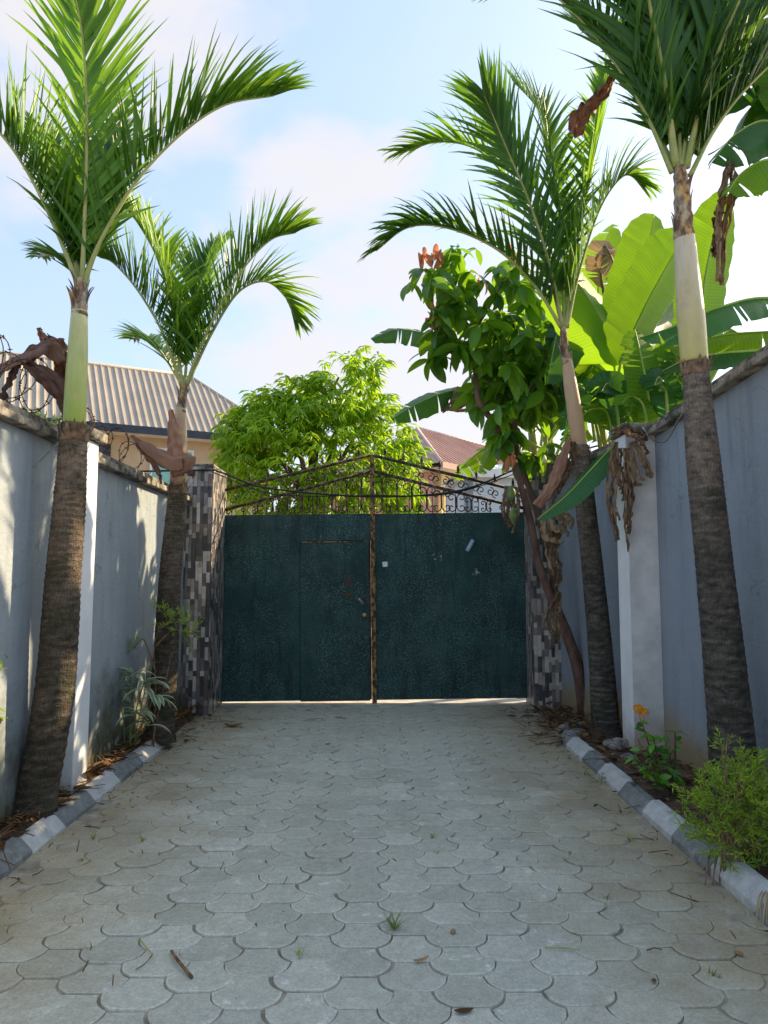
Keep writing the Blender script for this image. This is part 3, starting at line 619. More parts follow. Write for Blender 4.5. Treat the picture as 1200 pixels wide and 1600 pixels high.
# ================================================================== GATE
GY = 9.40
gz = lambda py: at(583, py, GY).z
gx = lambda px, py=950: at(px, py, GY).x
PB, PT = .045, gz(804)
def spiral(c, r, turns, a0, sgn, n=16):
    return [c + V((math.cos(a0 + sgn * turns * 2 * math.pi * i / n), 0, math.sin(a0 + sgn * turns * 2 * math.pi * i / n))) * (r * (1 - .72 * i / n)) for i in range(n + 1)]
def scroll_c(mb, x, z0, z1, s, r=.05):
    # a C scroll: a bar that rolls up at both ends
    top = spiral(V((x + s * r, GY, z1 - r)), r, .95, math.pi if s > 0 else 0, -s)
    bot = spiral(V((x + s * r, GY, z0 + r)), r, .95, math.pi if s > 0 else 0, s)
    mb.tube(top[::-1] + bot, .0075, 5)
def make_leaf(side):
    xa, xb = (gx(345), gx(582)) if side < 0 else (gx(589), gx(826))
    t = thing('gate_leaf', ((xa + xb) / 2, GY, 0.04),
              'dark green steel gate leaf with a small wicket door and scrolled iron top' if side < 0 else
              'dark green steel gate leaf with a white paper square and rusty meeting post', 'gate', 'two leaves of the driveway gate')
    xo, xi = (xa, xb) if side < 0 else (xb, xa)
    m = MB()
    if side < 0:
        dx0, dx1, dz0, dz1 = gx(471), gx(579), gz(1096), gz(846)
        m.box((xa, GY - .012, PB), (dx0 - .006, GY + .012, PT)); m.box((dx0 - .006, GY - .012, dz1 + .006), (xb, GY + .012, PT))
        m.box((dx0 - .03, GY + .0125, PB), (dx1 + .004, GY + .0138, dz1 + .03))
    else: m.box((xa, GY - .012, PB), (xb, GY + .012, PT))
    p = m.build('sheet_panel', MAT['gate_sheet'], t, smooth=False)
    # frame tubes behind the sheet and the two raking top rails
    zc1, zo1, zc2, zo2 = gz(713), gz(766 if side < 0 else 772), gz(738), gz(797 if side < 0 else 798)
    m = MB()
    for x in (xa + .03, xb - .03): m.box((x - .025, GY + .014, PB), (x + .025, GY + .06, PT - .003))
    for z in (PB + .03, 1.2, PT - .03): m.box((xa + .06, GY + .015, z - .025), (xb - .06, GY + .058, z + .025))
    m.build('back_frame', MAT['gate_iron'], t, smooth=False)
    for (za, zb) in ((zc1, zo1), (zc2, zo2)):
        m = MB(); m.tube([V((xi, GY, za)), V(((xi+xo)/2, GY, (za+zb)/2 - .004)), V((xo, GY, zb))], .021, 6)
        m.build('top_rail', MAT['gate_iron'], t)
    m = MB(); m.box((xo - .02, GY - .02, PT + .002), (xo + .02, GY + .02, zo1 + .02)); m.build('outer_post', MAT['gate_iron'], t, smooth=False)
    # bars, scrolls, spears
    rail1 = lambda x: lerp(zc1, zo1, (x - xi) / (xo - xi)); rail2 = lambda x: lerp(zc2, zo2, (x - xi) / (xo - xi))
    N = 13
    for i in range(1, N):
        x = lerp(xi, xo, i / N)
        m = MB(); m.tube([V((x, GY, PT)), V((x, GY, rail2(x)))], .006, 5)
        m.build('bar', MAT['gate_iron'], t)
    for i in range(10):
        x = lerp(xi, xo, (i + .55) / 10.1); m = MB(); z0, z1 = PT + .01, rail2(x) - .02
        r = min(.062, (z1 - z0) / 4.2); zm = lerp(rail2(x), rail1(x), .5)
        parts = []
        if z1 - z0 > .12:
            for sg in (1, -1):
                q = MB(); scroll_c(q, x if sg > 0 else x - .012, z0, z1, sg, r); parts.append(q)
        else:
            q = MB(); q.tube(spiral(V((x, GY, (z0+z1)/2)), .035, 1.1, 0, 1), .0075, 5); parts.append(q)
        q = MB(); q.tube(spiral(V((x + .05, GY, zm - .01)), .055, 1.15, math.pi / 2, -1), .0075, 5); parts.append(q)
        q = MB(); q.tube(spiral(V((x - .07, GY, zm + .01)), .055, 1.15, -math.pi / 2, -1), .0075, 5); parts.append(q)
        for q in parts: q.build('scroll', MAT['gate_iron'], t)
    for i in range(8):
        x = lerp(xi, xo, (i + .6) / 8.2); z = rail1(x)
        m = MB(); m.tube([V((x, GY, z)), V((x, GY, z + .05)), V((x, GY, z + .062)), V((x, GY, z + .085)), V((x, GY, z + .145))], [.006, .006, .018, .02, .002], 6)
        m.tube([V((x - .032, GY, z + .045)), V((x + .032, GY, z + .045))], .006, 5)
        m.build('spear_finial', MAT['gate_iron'], t)
    if side < 0:
        m = MB(); m.box((dx0, GY - .017, dz0), (dx1, GY + .010, dz1)); d = bevel(m.build('wicket_door', MAT['gate_sheet'], t, smooth=False), .003)
        m = MB(); m.box((dx0, GY - .024, dz1 - .018), (dx1, GY - .0172, dz1 - .004)); m.build('edge_strip', MAT['gate_rust'], d, smooth=False)
        m = MB(); m.box((dx0, GY - .024, dz0 + .004), (dx1, GY - .0172, dz0 + .022)); m.build('edge_strip', MAT['plate_dark'], d, smooth=False)
        for (a, b, c, e) in ((540, 899, 552, 904), (541, 908, 552, 917), (541, 926, 551, 934)):
            m = MB(); m.box((gx(a), GY - .023, gz(e)), (gx(c), GY - .0172, gz(b))); m.build('bolt_plate', MAT['plate_dark'], d, smooth=False)
        m = MB(); m.tube([V((gx(562), GY - .045, gz(936))), V((gx(570), GY - .045, gz(945)))], .016, 10); m.tube([V((gx(566), GY - .016, gz(941))), V((gx(566), GY - .045, gz(941)))], .010, 8); m.build('door_handle', MAT['handle_grey'], d)
        c = V((gx(571), GY, gz(962))); m = MB(); m.tube([c + V((0, -.0172, 0)), c + V((0, -.03, 0)), c + V((0, -.05, 0)), c + V((0, -.06, 0))], [.012, .014, .026, .014], 12); m.build('door_knob', MAT['brass'], d)
    else:
        m = MB(); x = gx(585.5)
        m.box((x - .029, GY - .034, .006), (x + .029, GY - .014, gz(712))); m.box((x - .012, GY - .045, .006), (x + .022, GY - .0345, gz(840)))
        m.build('meeting_post', MAT['gate_rust'], t, smooth=False)
        c = V((gx(604), GY - .0145, gz(883))); s = .034
        m = MB(); m.add([c + V((-s, 0, s*.9)), c + V((s*.9, 0, s)), c + V((s, 0, -s*.8)), c + V((-s*.7, 0, -s)), c + V((-s, -.001, s*.9)), c + V((s*.9, -.001, s)), c + V((s, -.001, -s*.8)), c + V((-s*.7, -.001, -s))], [(4, 5, 6, 7), (0, 4, 7, 3), (1, 2, 6, 5)])
        m.build('paper_square', MAT['paper'], t, smooth=False)
        m = MB(); a, b = V((gx(733), GY - .03, gz(864))), V((gx(743), GY - .03, gz(847))); m.tube([a, b], .027, 10); m.tube([(a+b)/2, (a+b)/2 + V((0, .02, 0))], .012, 6); m.build('pull_handle', MAT['steel_blue'], t)
        m = MB()
        for (px, py) in ((680, 873), (690, 873), (746, 895), (744, 899), (749, 899)):
            for q in range(4):
                a = V((gx(px + rnd.uniform(-4, 4)), GY - .0135, gz(py + rnd.uniform(-4, 4)))); b = a + V((rnd.uniform(-.03, .03), 0, rnd.uniform(-.03, .03))); m.tube([a, b], .0028, 4)
        m.build('chalk_mark', MAT['paper'], t)
    t.rotation_euler = (0, -R(.7), 0); t.location.z += .0 if side < 0 else .02
for s in (-1, 1): make_leaf(s)

# cables sagging over the gate
def cable(pts, r, mat, name, label, cat='cable', n=40, seg=6):
    P = spline(pts, n); m = MB(); m.tube(P, r, seg); o = m.build(name, mat); return tag(o, label, cat)
cable([at(-40, 742, 8.0), at(300, 735, 8.60), at(345, 738, 8.66), at(420, 763, 8.75), at(585, 776, 8.85), at(720, 766, 8.9), at(830, 724, 8.95), at(960, 690, 8.9)], .011, MAT['cable_black'], 'power_cable', 'thick black cable sagging across the top of the gate between the tiled pillars')
cable([at(330, 737, 8.66), at(430, 772, 8.75), at(585, 774, 8.85), at(700, 772, 8.9), at(800, 742, 8.93), at(860, 716, 8.96)], .006, MAT['cable_black'], 'power_cable', 'thinner black wire twisting under the thick cable over the gate')
cable([at(96, 686, 5.0), at(60, 722, 4.82), at(25, 745, 4.75), at(-30, 768, 4.6)], .0055, MAT['cable_grey'], 'loose_wire', 'pale loose wire hanging across the sunlit left wall from the nearest palm')
cable([at(60, 712, 4.93), at(45, 732, 4.80), at(28, 747, 4.74)], .003, MAT['wire_rust'], 'loose_wire', 'short thin dark wire branching above the pale one on the left wall')
cable([at(1070, 640, 5.5), at(1050, 672, 5.7), at(1030, 697, 5.95), at(1022, 700, 6.05), at(1010, 676, 6.2), at(1004, 668, 6.3)], .004, MAT['cable_grey'], 'loose_wire', 'thin tangled wire hanging from the right wall coping beside the pilaster')
cable([at(1062, 655, 5.55), at(1040, 690, 5.8), at(1018, 686, 6.05), at(1008, 668, 6.25)], .003, MAT['cable_black'], 'loose_wire', 'fine black wire looping over the tangled wire by the right pilaster')

# ================================================================== PALMS
Z = V((0, 0, 1))
def leaflet(mb, p, d, up, L, w, n, droop, tone, fold=.35, twist=0.0):
    vs = []; ts = []; us = []
    p = p.copy(); d = d.normalized()
    for i in range(n + 1):
        t = i / n
        s = d.cross(up)
        if s.length < 1e-4: s = d.orthogonal()
        s.normalize(); nn = s.cross(d).normalized()
        if twist: s = (s * math.cos(twist * t) + nn * math.sin(twist * t)).normalized()
        ww = w * min(1, .35 + t / .18) * (1 - t ** 1.6) ** .95 + .001
        vs += [p - s * ww / 2 + nn * fold * ww / 2, p.copy(), p + s * ww / 2 + nn * fold * ww / 2]
        ts += [tone, tone * .9 + .1, tone]; us += [t * L] * 3
        p = p + d * (L / n)
        d = (d + V((0, 0, -1)) * droop * (.35 + 1.6 * t * t)).normalized()
    fs = []
    for i in range(n):
        b = i * 3
        fs += [(b, b+1, b+4, b+3), (b+1, b+2, b+5, b+4)]
    mb.add(vs, fs, ts, us)
def frond(tree, pts, Lmax, nl, mat, upv=None, lift=.9, droop=.11, tone=.4, r0=.020, wid=.042, start=.10, a0=52, a1=24, ragged=.18):
    P = spline(pts, 48); m = MB(); rib = MB()
    rib.tube(P, [lerp(r0, .003, (i / 47) ** .7) for i in range(48)], 6, .5)
    for i in range(nl):
        t = start + (1 - start) * (i + .5) / nl
        f = t * 47; a = min(int(f), 46); p = P[a].lerp(P[a+1], f - a)
        T = (P[min(a+2, 47)] - P[max(a-1, 0)]).normalized()
        U = (upv if upv is not None else Z)
        N = U - T * U.dot(T)
        if N.length < .15: N = V((0, 1, 0)) - T * T.y
        N.normalize(); B = T.cross(N).normalized()
        L = Lmax * (min(1, .55 + t * 1.6)) * (1 - .55 * max(0, (t - .55) / .45) ** 1.6)
        for s in (-1, 1):
            if rnd.random() < ragged * .25: continue
            al = R(lerp(a0, a1, t ** 1.2)) * rnd.uniform(.78, 1.2)
            be = lift * rnd.uniform(.82, 1.15)
            d = T * math.cos(al) + (B * s * math.cos(be) + N * math.sin(be)) * math.sin(al)
            d += V((rnd.gauss(0, .07), rnd.gauss(0, .07), rnd.gauss(0, .07)))
            LL = L * rnd.uniform(.85, 1.1) * (rnd.uniform(.45, .8) if rnd.random() < ragged * .6 else 1)
            leaflet(m, p, d, N if abs(d.normalized().dot(N)) < .9 else T, LL, wid * rnd.uniform(.8, 1.15), 6, droop * rnd.uniform(.5, 1.7), max(0, min(1, tone + rnd.gauss(0, .16))), .4, rnd.gauss(0, .5))
    o = m.build('frond', mat, tree); rib.build('midrib', MAT['palm_rib'], o)
    return o
def pxpath(ctrl, Y, dY):
    n = len(ctrl) - 1
    return [at(x, y, Y + dY * (i / n) ** 1.3) for i, (x, y) in enumerate(ctrl)]
def trunk_mesh(path, radii, ring0, ring1):
    n = 190; P = spline(path, n); m = MB(); N = 22
    k_ = len(radii) - 1; acc = 0; vs = []; ts = []; us = []; ph = 0
    for i, p in enumerate(P):
        t = i / (n - 1); x = t * k_; a = min(int(x), k_ - 1); r = lerp(radii[a], radii[a+1], x - a)
        if i: acc += (P[i] - P[i-1]).length
        sp = lerp(ring0, ring1, t)
        if i: ph += (P[i] - P[i-1]).length / sp
        for j in range(N):
            an = 2 * math.pi * j / N
            phj = ph + .35 * noise.noise(V((math.cos(an) * 1.2, math.sin(an) * 1.2, acc * 5)))
            fr = phj % 1.0
            saw = (fr ** 1.6) if fr < .82 else (1 - (fr - .82) / .18)
            rr = r * (1 + .012 * noise.noise(V((math.cos(an) * 2, math.sin(an) * 2, acc * 3)))) + (saw - .5) * lerp(.008, .007, t) + .003 * noise.noise(V((math.cos(an) * 6, math.sin(an) * 6, acc * 30)))
            if acc < .16: rr += (.16 - acc) * (.16 + .18 * noise.noise(V((math.cos(an) * 2.5, math.sin(an) * 2.5, 7))))
            vs.append(p + V((math.cos(an) * rr, math.sin(an) * rr, 0))); ts.append(max(0, min(1, (saw - .55) * 2))); us.append(acc)
    fs = [(i*N+j, i*N+(j+1) % N, (i+1)*N+(j+1) % N, (i+1)*N+j) for i in range(n - 1) for j in range(N)] + [tuple(range((n-1)*N, n*N))]
    m.add(vs, fs, ts, us); return m
def shaft_mesh(path, radii):
    n = 40; P = spline(path, n); k_ = len(radii) - 1; rr = []
    for i in range(n):
        x = i / (n - 1) * k_; a = min(int(x), k_ - 1); rr.append(lerp(radii[a], radii[a+1], x - a))
    m = MB(); m.tube(P, rr, 20); return m
def flap(m, c, ang, r, h, w, out=.25, tone=.5):
    # a pointed strip of torn sheath standing off the shaft
    o = V((math.cos(ang), math.sin(ang), 0)); s = V((-math.sin(ang), math.cos(ang), 0)); vs = []
    for i in range(6):
        t = i / 5; ww = w * (1 - t) ** .6; q = c + o * (r + out * h * t * t) + Z * (h * t)
        vs += [q - s * ww / 2 - o * ww * .12, q + o * .004, q + s * ww / 2 - o * ww * .12]
    m.add(vs, [f for i in range(5) for f in ((i*3, i*3+1, i*3+4, i*3+3), (i*3+1, i*3+2, i*3+5, i*3+4))], tone)
def palm(label, Y, tr, trad, sh, srad, cone, rings, tmat, smat, fronds, Lmax):
    base = tr[0]
    t = thing('palm_tree', base, label, 'palm tree', 'palm trees lining the driveway')
    trunk_mesh(tr, trad, *rings).build('trunk', tmat, t)
    m = MB(); c = tr[-1]
    for i in range(16):
        a = i * .39 + rnd.uniform(-.1, .1); flap(m, c - Z * .12, a, trad[-1] + .004, rnd.uniform(.04, .14), .05, rnd.uniform(.02, .5), rnd.uniform(.2, .8))
    m.build('leaf_scar', MAT['twig'], t)
    shaft_mesh(sh, srad).build('crownshaft', smat, t)
    m = MB(); rc = srad[-1]
    P = spline(cone, 16); m.tube(P, [lerp(rc * 1.02, rc * .62, i / 15) * (1 + .08 * math.sin(i * 2.1)) for i in range(16)], 16)
    for i in range(9):
        k_ = rnd.uniform(.05, .8); p = cone[0].lerp(cone[-1], k_)
        flap(m, p, rnd.uniform(0, 6.28), rc * lerp(1, .7, k_) * .95, rnd.uniform(.06, .15), rnd.uniform(.05, .09), rnd.uniform(.05, .45))
    m.build('torn_sheath', MAT['sheath_top'], t)
    for f in fronds:
        ctrl, dY, opt = f
        o = dict(mat=MAT['palm_leaf'], Lmax=Lmax, nl=64); o.update(opt)
        L = o.pop('Lmax') * 1.2; n_ = int(o.pop('nl') * 1.15); mt = o.pop('mat')
        frond(t, pxpath(ctrl, Y, dY), L, n_, mt, **o)
    return t
DK, YG = MAT['palm_leaf_dark'], MAT['palm_leaf_backlit']
# near left
Y1 = 4.84
b = gnd(66, 1258, .09)
palm('tall palm nearest on the left with a yellow-green crownshaft, beside the white pilaster', Y1,
     [V((b.x, Y1, .06)), at(84, 1090, Y1), at(99, 900, Y1), at(109, 780, Y1), at(116, 662, Y1)], [.126, .124, .112, .102, .084],
     [at(116, 668, Y1), at(119, 600, Y1), at(122, 540, Y1), at(124, 486, Y1)], [.072, .071, .063, .052],
     [at(124, 494, Y1), at(126, 462, Y1), at(127, 436, Y1)], (.070, .024), MAT['trunk_a'], MAT['shaft_green'], [
     ([(130, 445), (158, 375), (212, 285), (280, 212), (350, 165), (428, 150)], -.15, dict(lift=1.27, tone=.45, Lmax=.56, nl=62)),
     ([(128, 445), (133, 330), (136, 200), (132, 90), (118, -5), (90, -90)], -.55, dict(upv=V((0, 1, .2)), lift=.35, tone=.75, Lmax=.62, a0=40, a1=24, droop=.05, nl=62)),
     ([(122, 445), (92, 370), (52, 285), (8, 218), (-45, 170), (-110, 165)], -.2, dict(lift=1.25, tone=.45, Lmax=.60)),
     ([(134, 445), (150, 350), (168, 275), (182, 205)], .8, dict(mat=DK, lift=.6, tone=.4, Lmax=.42)),
     ([(124, 445), (108, 350), (86, 268), (62, 205)], .7, dict(mat=DK, lift=.6, tone=.35, Lmax=.42)),
     ([(122, 440), (104, 410), (82, 398), (60, 402)], .7, dict(mat=DK, lift=.3, tone=.3, Lmax=.26, nl=24)),
     ], .55)
# far left
Y2 = 7.04
b = gnd(252, 1150, .09)
palm('shorter palm at the far left against the wall, close to the tiled gate pillar', Y2,
     [V((b.x, Y2, .05)), at(258, 1040, Y2), at(266, 900, Y2), at(273, 820, Y2), at(279, 752, Y2)], [.128, .118, .104, .096, .082],
     [at(279, 758, Y2), at(280, 710, Y2), at(281, 665, Y2), at(282, 638, Y2)], [.083, .080, .062, .048],
     [at(282, 646, Y2), at(285, 620, Y2), at(287, 598, Y2)], (.055, .022), MAT['trunk_a'], MAT['shaft_tan'], [
     ([(291, 602), (312, 545), (348, 470), (388, 410), (425, 374), (462, 364)], -.2, dict(lift=1.27, tone=.45, Lmax=.52)),
     ([(292, 602), (330, 522), (372, 457), (415, 440), (447, 466), (462, 500)], .5, dict(lift=.7, tone=.65, Lmax=.42)),
     ([(285, 602), (270, 490), (246, 405), (216, 350), (192, 322)], .4, dict(mat=YG, lift=.9, tone=.6, Lmax=.46)),
     ([(283, 602), (255, 522), (216, 455), (178, 412), (155, 402)], -.2, dict(lift=1.15, tone=.35, Lmax=.5)),
     ([(283, 598), (255, 555), (228, 530), (206, 530)], .5, dict(mat=DK, lift=.3, tone=.4, Lmax=.34, nl=36)),
     ([(288, 602), (298, 510), (315, 430), (345, 385)], .8, dict(mat=DK, lift=.8, tone=.5, Lmax=.48)),
     ], .5)
# far right
Y3 = 7.15
b = gnd(945, 1152, .05)
palm('slim palm at the far right leaning towards the gate, in front of the leaning stems', Y3,
     [V((b.x, Y3, .02)), at(940, 1040, Y3), at(927, 900, Y3), at(915, 790, Y3), at(906, 696, Y3)], [.140, .118, .104, .098, .086],
     [at(906, 700, Y3), at(899, 650, Y3), at(891, 600, Y3), at(886, 562, Y3)], [.076, .076, .066, .050],
     [at(886, 570, Y3), at(882, 540, Y3), at(880, 512, Y3)], (.055, .022), MAT['trunk_b'], MAT['shaft_tan'], [
     ([(877, 512), (838, 450), (780, 392), (705, 358), (640, 355), (588, 392)], -.3, dict(mat=DK, lift=.75, tone=.3, Lmax=.46, droop=.16)),
     ([(879, 512), (850, 400), (805, 300), (752, 238), (690, 222), (625, 238)], .3, dict(lift=.6, tone=.5, Lmax=.48, droop=.16)),
     ([(880, 512), (858, 410), (825, 310), (795, 240), (772, 185), (757, 150)], -.5, dict(mat=DK, upv=V((.2, 1, .6)), lift=.7, tone=.45, Lmax=.66, droop=.10, a0=44)),
     ([(884, 512), (898, 400), (920, 290), (938, 190), (948, 115)], .3, dict(lift=.8, tone=.45, Lmax=.5)),
     ([(886, 512), (905, 425), (938, 325), (975, 275), (1003, 288)], 0, dict(lift=.6, tone=.6, Lmax=.44, droop=.2)),
     ([(881, 512), (880, 390), (868, 280), (845, 180), (800, 125)], .7, dict(mat=DK, lift=.7, tone=.35, Lmax=.5)),
     ], .5)
# near right
Y4 = 4.95
palm('tall palm nearest on the right with a cream crownshaft, rising behind the feathery bush', Y4,
     [V((2.34, Y4, .02)), at(1140, 1120, Y4), at(1118, 900, Y4), at(1099, 720, Y4), at(1085, 560, Y4)], [.165, .142, .122, .112, .084],
     [at(1085, 566, Y4), at(1080, 500, Y4), at(1074, 430, Y4), at(1069, 366, Y4)], [.090, .092, .082, .068],
     [at(1069, 374, Y4), at(1066, 310, Y4), at(1062, 262, Y4)], (.070, .026), MAT['trunk_b'], MAT['shaft_cream'], [
     ([(1056, 262), (1040, 140), (1015, 10), (985, -120), (940, -260)], -.5, dict(mat=DK, upv=V((0, 1, .3)), lift=.55, tone=.35, Lmax=.8, r0=.032, wid=.064, droop=.09, a0=40, nl=46)),
     ([(1050, 270), (1015, 190), (972, 115), (920, 45), (860, -10), (800, -20)], .1, dict(mat=DK, lift=.9, tone=.35, Lmax=.62, wid=.055, droop=.17, a0=50)),
     ([(1072, 262), (1098, 150), (1130, 60), (1165, -20), (1215, -130)], -.4, dict(mat=DK, upv=V((0, 1, .3)), lift=.55, tone=.35, Lmax=.8, r0=.028, wid=.064, droop=.09, a0=40, nl=46)),
     ([(1078, 275), (1115, 205), (1165, 140), (1235, 80), (1310, 70)], 0, dict(mat=DK, lift=.8, tone=.3, Lmax=.5, wid=.04)),
     ([(1062, 262), (1062, 120), (1072, -40), (1090, -180)], .6, dict(mat=DK, lift=.5, tone=.3, Lmax=.65, wid=.042)),
     ([(1054, 262), (1005, 165), (955, 90), (905, 45)], .9, dict(mat=DK, lift=.7, tone=.3, Lmax=.55, wid=.04)),
     ([(1070, 262), (1135, 120), (1190, 10), (1240, -100)], .7, dict(mat=DK, lift=.6, tone=.3, Lmax=.6, wid=.042)),
     ([(1064, 262), (1085, 150), (1120, 40), (1140, -60)], .3, dict(mat=DK, lift=.6, tone=.25, Lmax=.6, wid=.046)),
     ([(1060, 262), (1045, 170), (1040, 60), (1050, -60)], .9, dict(mat=DK, lift=.6, tone=.25, Lmax=.6, wid=.046)),
     ([(1058, 262), (1030, 130), (1000, 20), (960, -80)], .5, dict(mat=DK, lift=.6, tone=.3, Lmax=.6, wid=.042)),
     ], .6)

# dry leaf sheaths
def crumple(pts, widths, upv, mat, name, curl=1.2, tone=.5, jag=.015, n=40, across=11, seed=0):
    P = spline(pts, n); k_ = len(widths) - 1; m = MB(); vs = []; ts = []; us = []; acc = 0
    for i, p in enumerate(P):
        T = (P[min(i+1, n-1)] - P[max(i-1, 0)]).normalized(); N = (upv - T * upv.dot(T)).normalized(); B = T.cross(N)
        x = i / (n - 1) * k_; a = min(int(x), k_ - 1); w = lerp(widths[a], widths[a+1], x - a)
        if i: acc += (P[i] - P[i-1]).length
        for j in range(across):
            s = (j / (across - 1) - .5) * 2; th = s * curl
            r = w / max(.3, 2 * math.sin(min(curl, 1.5)))
            q = p + B * (math.sin(th) * r) + N * ((math.cos(th) - 1) * r)
            q += (N * .5 + B * (1 if s > 0 else -1) * abs(s) ** 3) * jag * .6 * noise.noise(V((i * .3 + seed, s * 2, 4.0))) + N * jag * .45 * noise.noise(V((i * .45 + seed, j * 1.3, 6.0)))
            q += N * jag * noise.noise(V((i * .22 + seed, j * .6, 2.0 + seed))) * 2.5 + B * jag * noise.noise(V((i * .3, j * .5, 9.0 + seed)))
            vs.append(q); ts.append(.5 + tone - .5 + .5 * noise.noise(V((i * .12, j * .9, seed)))); us.append(s * w)
    m.add(vs, [(i*across+j, i*across+j+1, (i+1)*across+j+1, (i+1)*across+j) for i in range(n-1) for j in range(across-1)], ts, us)
    return m
def leafy(t, pts, w, upv, mat, curl, tone, name='fold', jag=.015, seed=0, thick=.002):
    if mat is BR_:
        m = MB(); n_ = 4; side = (pts[-1] - pts[0]).cross(upv).normalized()
        for k_ in range(n_):                       # a shredded blade: ragged ribbons that part towards the free end
            off = (k_ - (n_ - 1) / 2) * .55
            P_ = [p + side * off * w[min(i, len(w)-1)] * (.7 + .5 * i / len(pts)) + upv * rnd.uniform(-.012, .012) - Z * (rnd.uniform(-.02, .05) * i) for i, p in enumerate(pts)]
            c_ = crumple(P_, [x * .42 * rnd.uniform(.7, 1.2) for x in w], upv + side * rnd.uniform(-.6, .6), mat, name, .7, max(.1, min(.9, tone + rnd.uniform(-.25, .25))), jag * .55, seed=seed + k_ * 7, across=7)
            m.add(c_.v, c_.f, c_.t, c_.u)
        o = m.build(name, mat, t)
    else: o = crumple(pts, w, upv, mat, name, curl, tone, jag, seed=seed).build(name, mat, t)
    s = o.modifiers.new('solidify', 'SOLIDIFY'); s.thickness = thick; return o
BR_ = MAT['banana_dry']
t = thing('dry_palm_sheath', at(60, 620, 5.1), 'dark brown crumpled palm sheath caught on the razor wire at the left edge', 'dry leaf')
YS = 5.0
leafy(t, [at(-40, 590, YS), at(20, 560, YS-.05), at(70, 532, YS-.08), at(78, 524, YS-.08)], [.05, .10, .12, .10], V((0, -.5, 1)), MAT['sheath_dry'], 1.5, .4, seed=1)
leafy(t, [at(-60, 610, YS-.05), at(0, 575, YS-.1), at(50, 550, YS-.14), at(84, 535, YS-.15), at(100, 566, YS-.12)], [.05, .08, .13, .20, .10], V((0, -.4, 1)), MAT['sheath_dry'], 1.3, .55, seed=2)
leafy(t, [at(38, 566, YS-.15), at(65, 585, YS-.16), at(88, 610, YS-.15), at(98, 640, YS-.12), at(106, 655, YS-.1)], [.05, .12, .16, .12, .03], V((-.5, -1, .3)), MAT['sheath_dry'], 1.1, .45, seed=3)
leafy(t, [at(94, 528, YS), at(96, 560, YS), at(102, 600, YS+.02), at(103, 640, YS+.02)], [.06, .10, .12, .06], V((.4, -1, 0)), MAT['sheath_pink'], .9, .3, seed=4)
leafy(t, [at(60, 512, YS), at(66, 525, YS), at(72, 545, YS)], [.02, .05, .06], V((.2, -1, .2)), MAT['sheath_pink'], .8, .4, seed=14)
leafy(t, [at(26, 568, YS-.1), at(14, 590, YS-.12), at(2, 620, YS-.1), at(-10, 650, YS-.1)], [.05, .06, .05, .02], V((-.5, -1, .2)), MAT['sheath_dry'], 1.1, .2, seed=5)
t = thing('dry_palm_sheath', at(240, 710, 6.9), 'pinkish dry palm sheath folded over the far left palm and the wall coping', 'dry leaf')
YS = 6.88
leafy(t, [at(205, 680, YS-.02), at(235, 700, YS-.12), at(268, 715, YS-.16), at(286, 716, YS-.14), at(268, 742, YS-.14)], [.02, .12, .20, .22, .06], V((0, -.8, .6)), MAT['sheath_pink'], 1.25, .55, seed=6)
leafy(t, [at(212, 692, YS-.05), at(230, 712, YS-.1), at(246, 735, YS-.12), at(252, 756, YS-.12)], [.03, .06, .05, .01], V((-.2, -1, .3)), MAT['sheath_pink'], 1.0, .2, seed=7)
leafy(t, [at(284, 725, YS-.12), at(295, 733, YS-.1), at(306, 742, YS-.08)], [.08, .07, .06], V((0, -.6, 1)), MAT['sheath_dry'], 1.5, .6, seed=8)
leafy(t, [at(266, 640, YS), at(268, 680, YS-.1), at(270, 715, YS-.12), at(276, 745, YS-.1)], [.05, .15, .17, .10], V((-.3, -1, 0)), MAT['sheath_pink'], 1.2, .7, seed=9)

# razor wire coils on the left wall
def razor(x, ya, yb, z, r, loops, label, mat='wire_rust'):
    m = MB(); n = loops * 22; P = []
    for i in range(n + 1):
        a = i / 22 * 2 * math.pi; t_ = i / n; rr = r * (1 + .12 * math.sin(i * .35))
        P.append(V((x + math.cos(a) * rr * .8, lerp(ya, yb, t_) + .16 * math.sin(a * .5 + 1), z + rr * .9 + math.sin(a) * rr)))
    root = thing('razor_wire', V((x, (ya+yb)/2, z)), label, 'razor wire', 'razor wire on top of the left wall')
    m.tube(P, .0035, 5); m.build('coil', MAT[mat], root)
    m = MB()
    for i in range(0, n, 2):
        p = P[i]; T = (P[i+1] - p).normalized()
        for q in range(2):
            d = V((rnd.gauss(0, 1), rnd.gauss(0, 1), rnd.gauss(0, 1))).cross(T).normalized()
            m.tube([p - d * .016, p, p + d * .016], [.001, .006, .001], 4)
    m.build('barb', MAT[mat], root, kind='stuff')
razor(-2.36, 3.6, 5.25, 2.70, .17, 10, 'rusty razor wire coil on the near left wall tangled in a dry sheath')
razor(-2.36, 5.6, 7.3, 2.58, .16, 8, 'rusty razor wire coil on the farther left wall between the two palms')

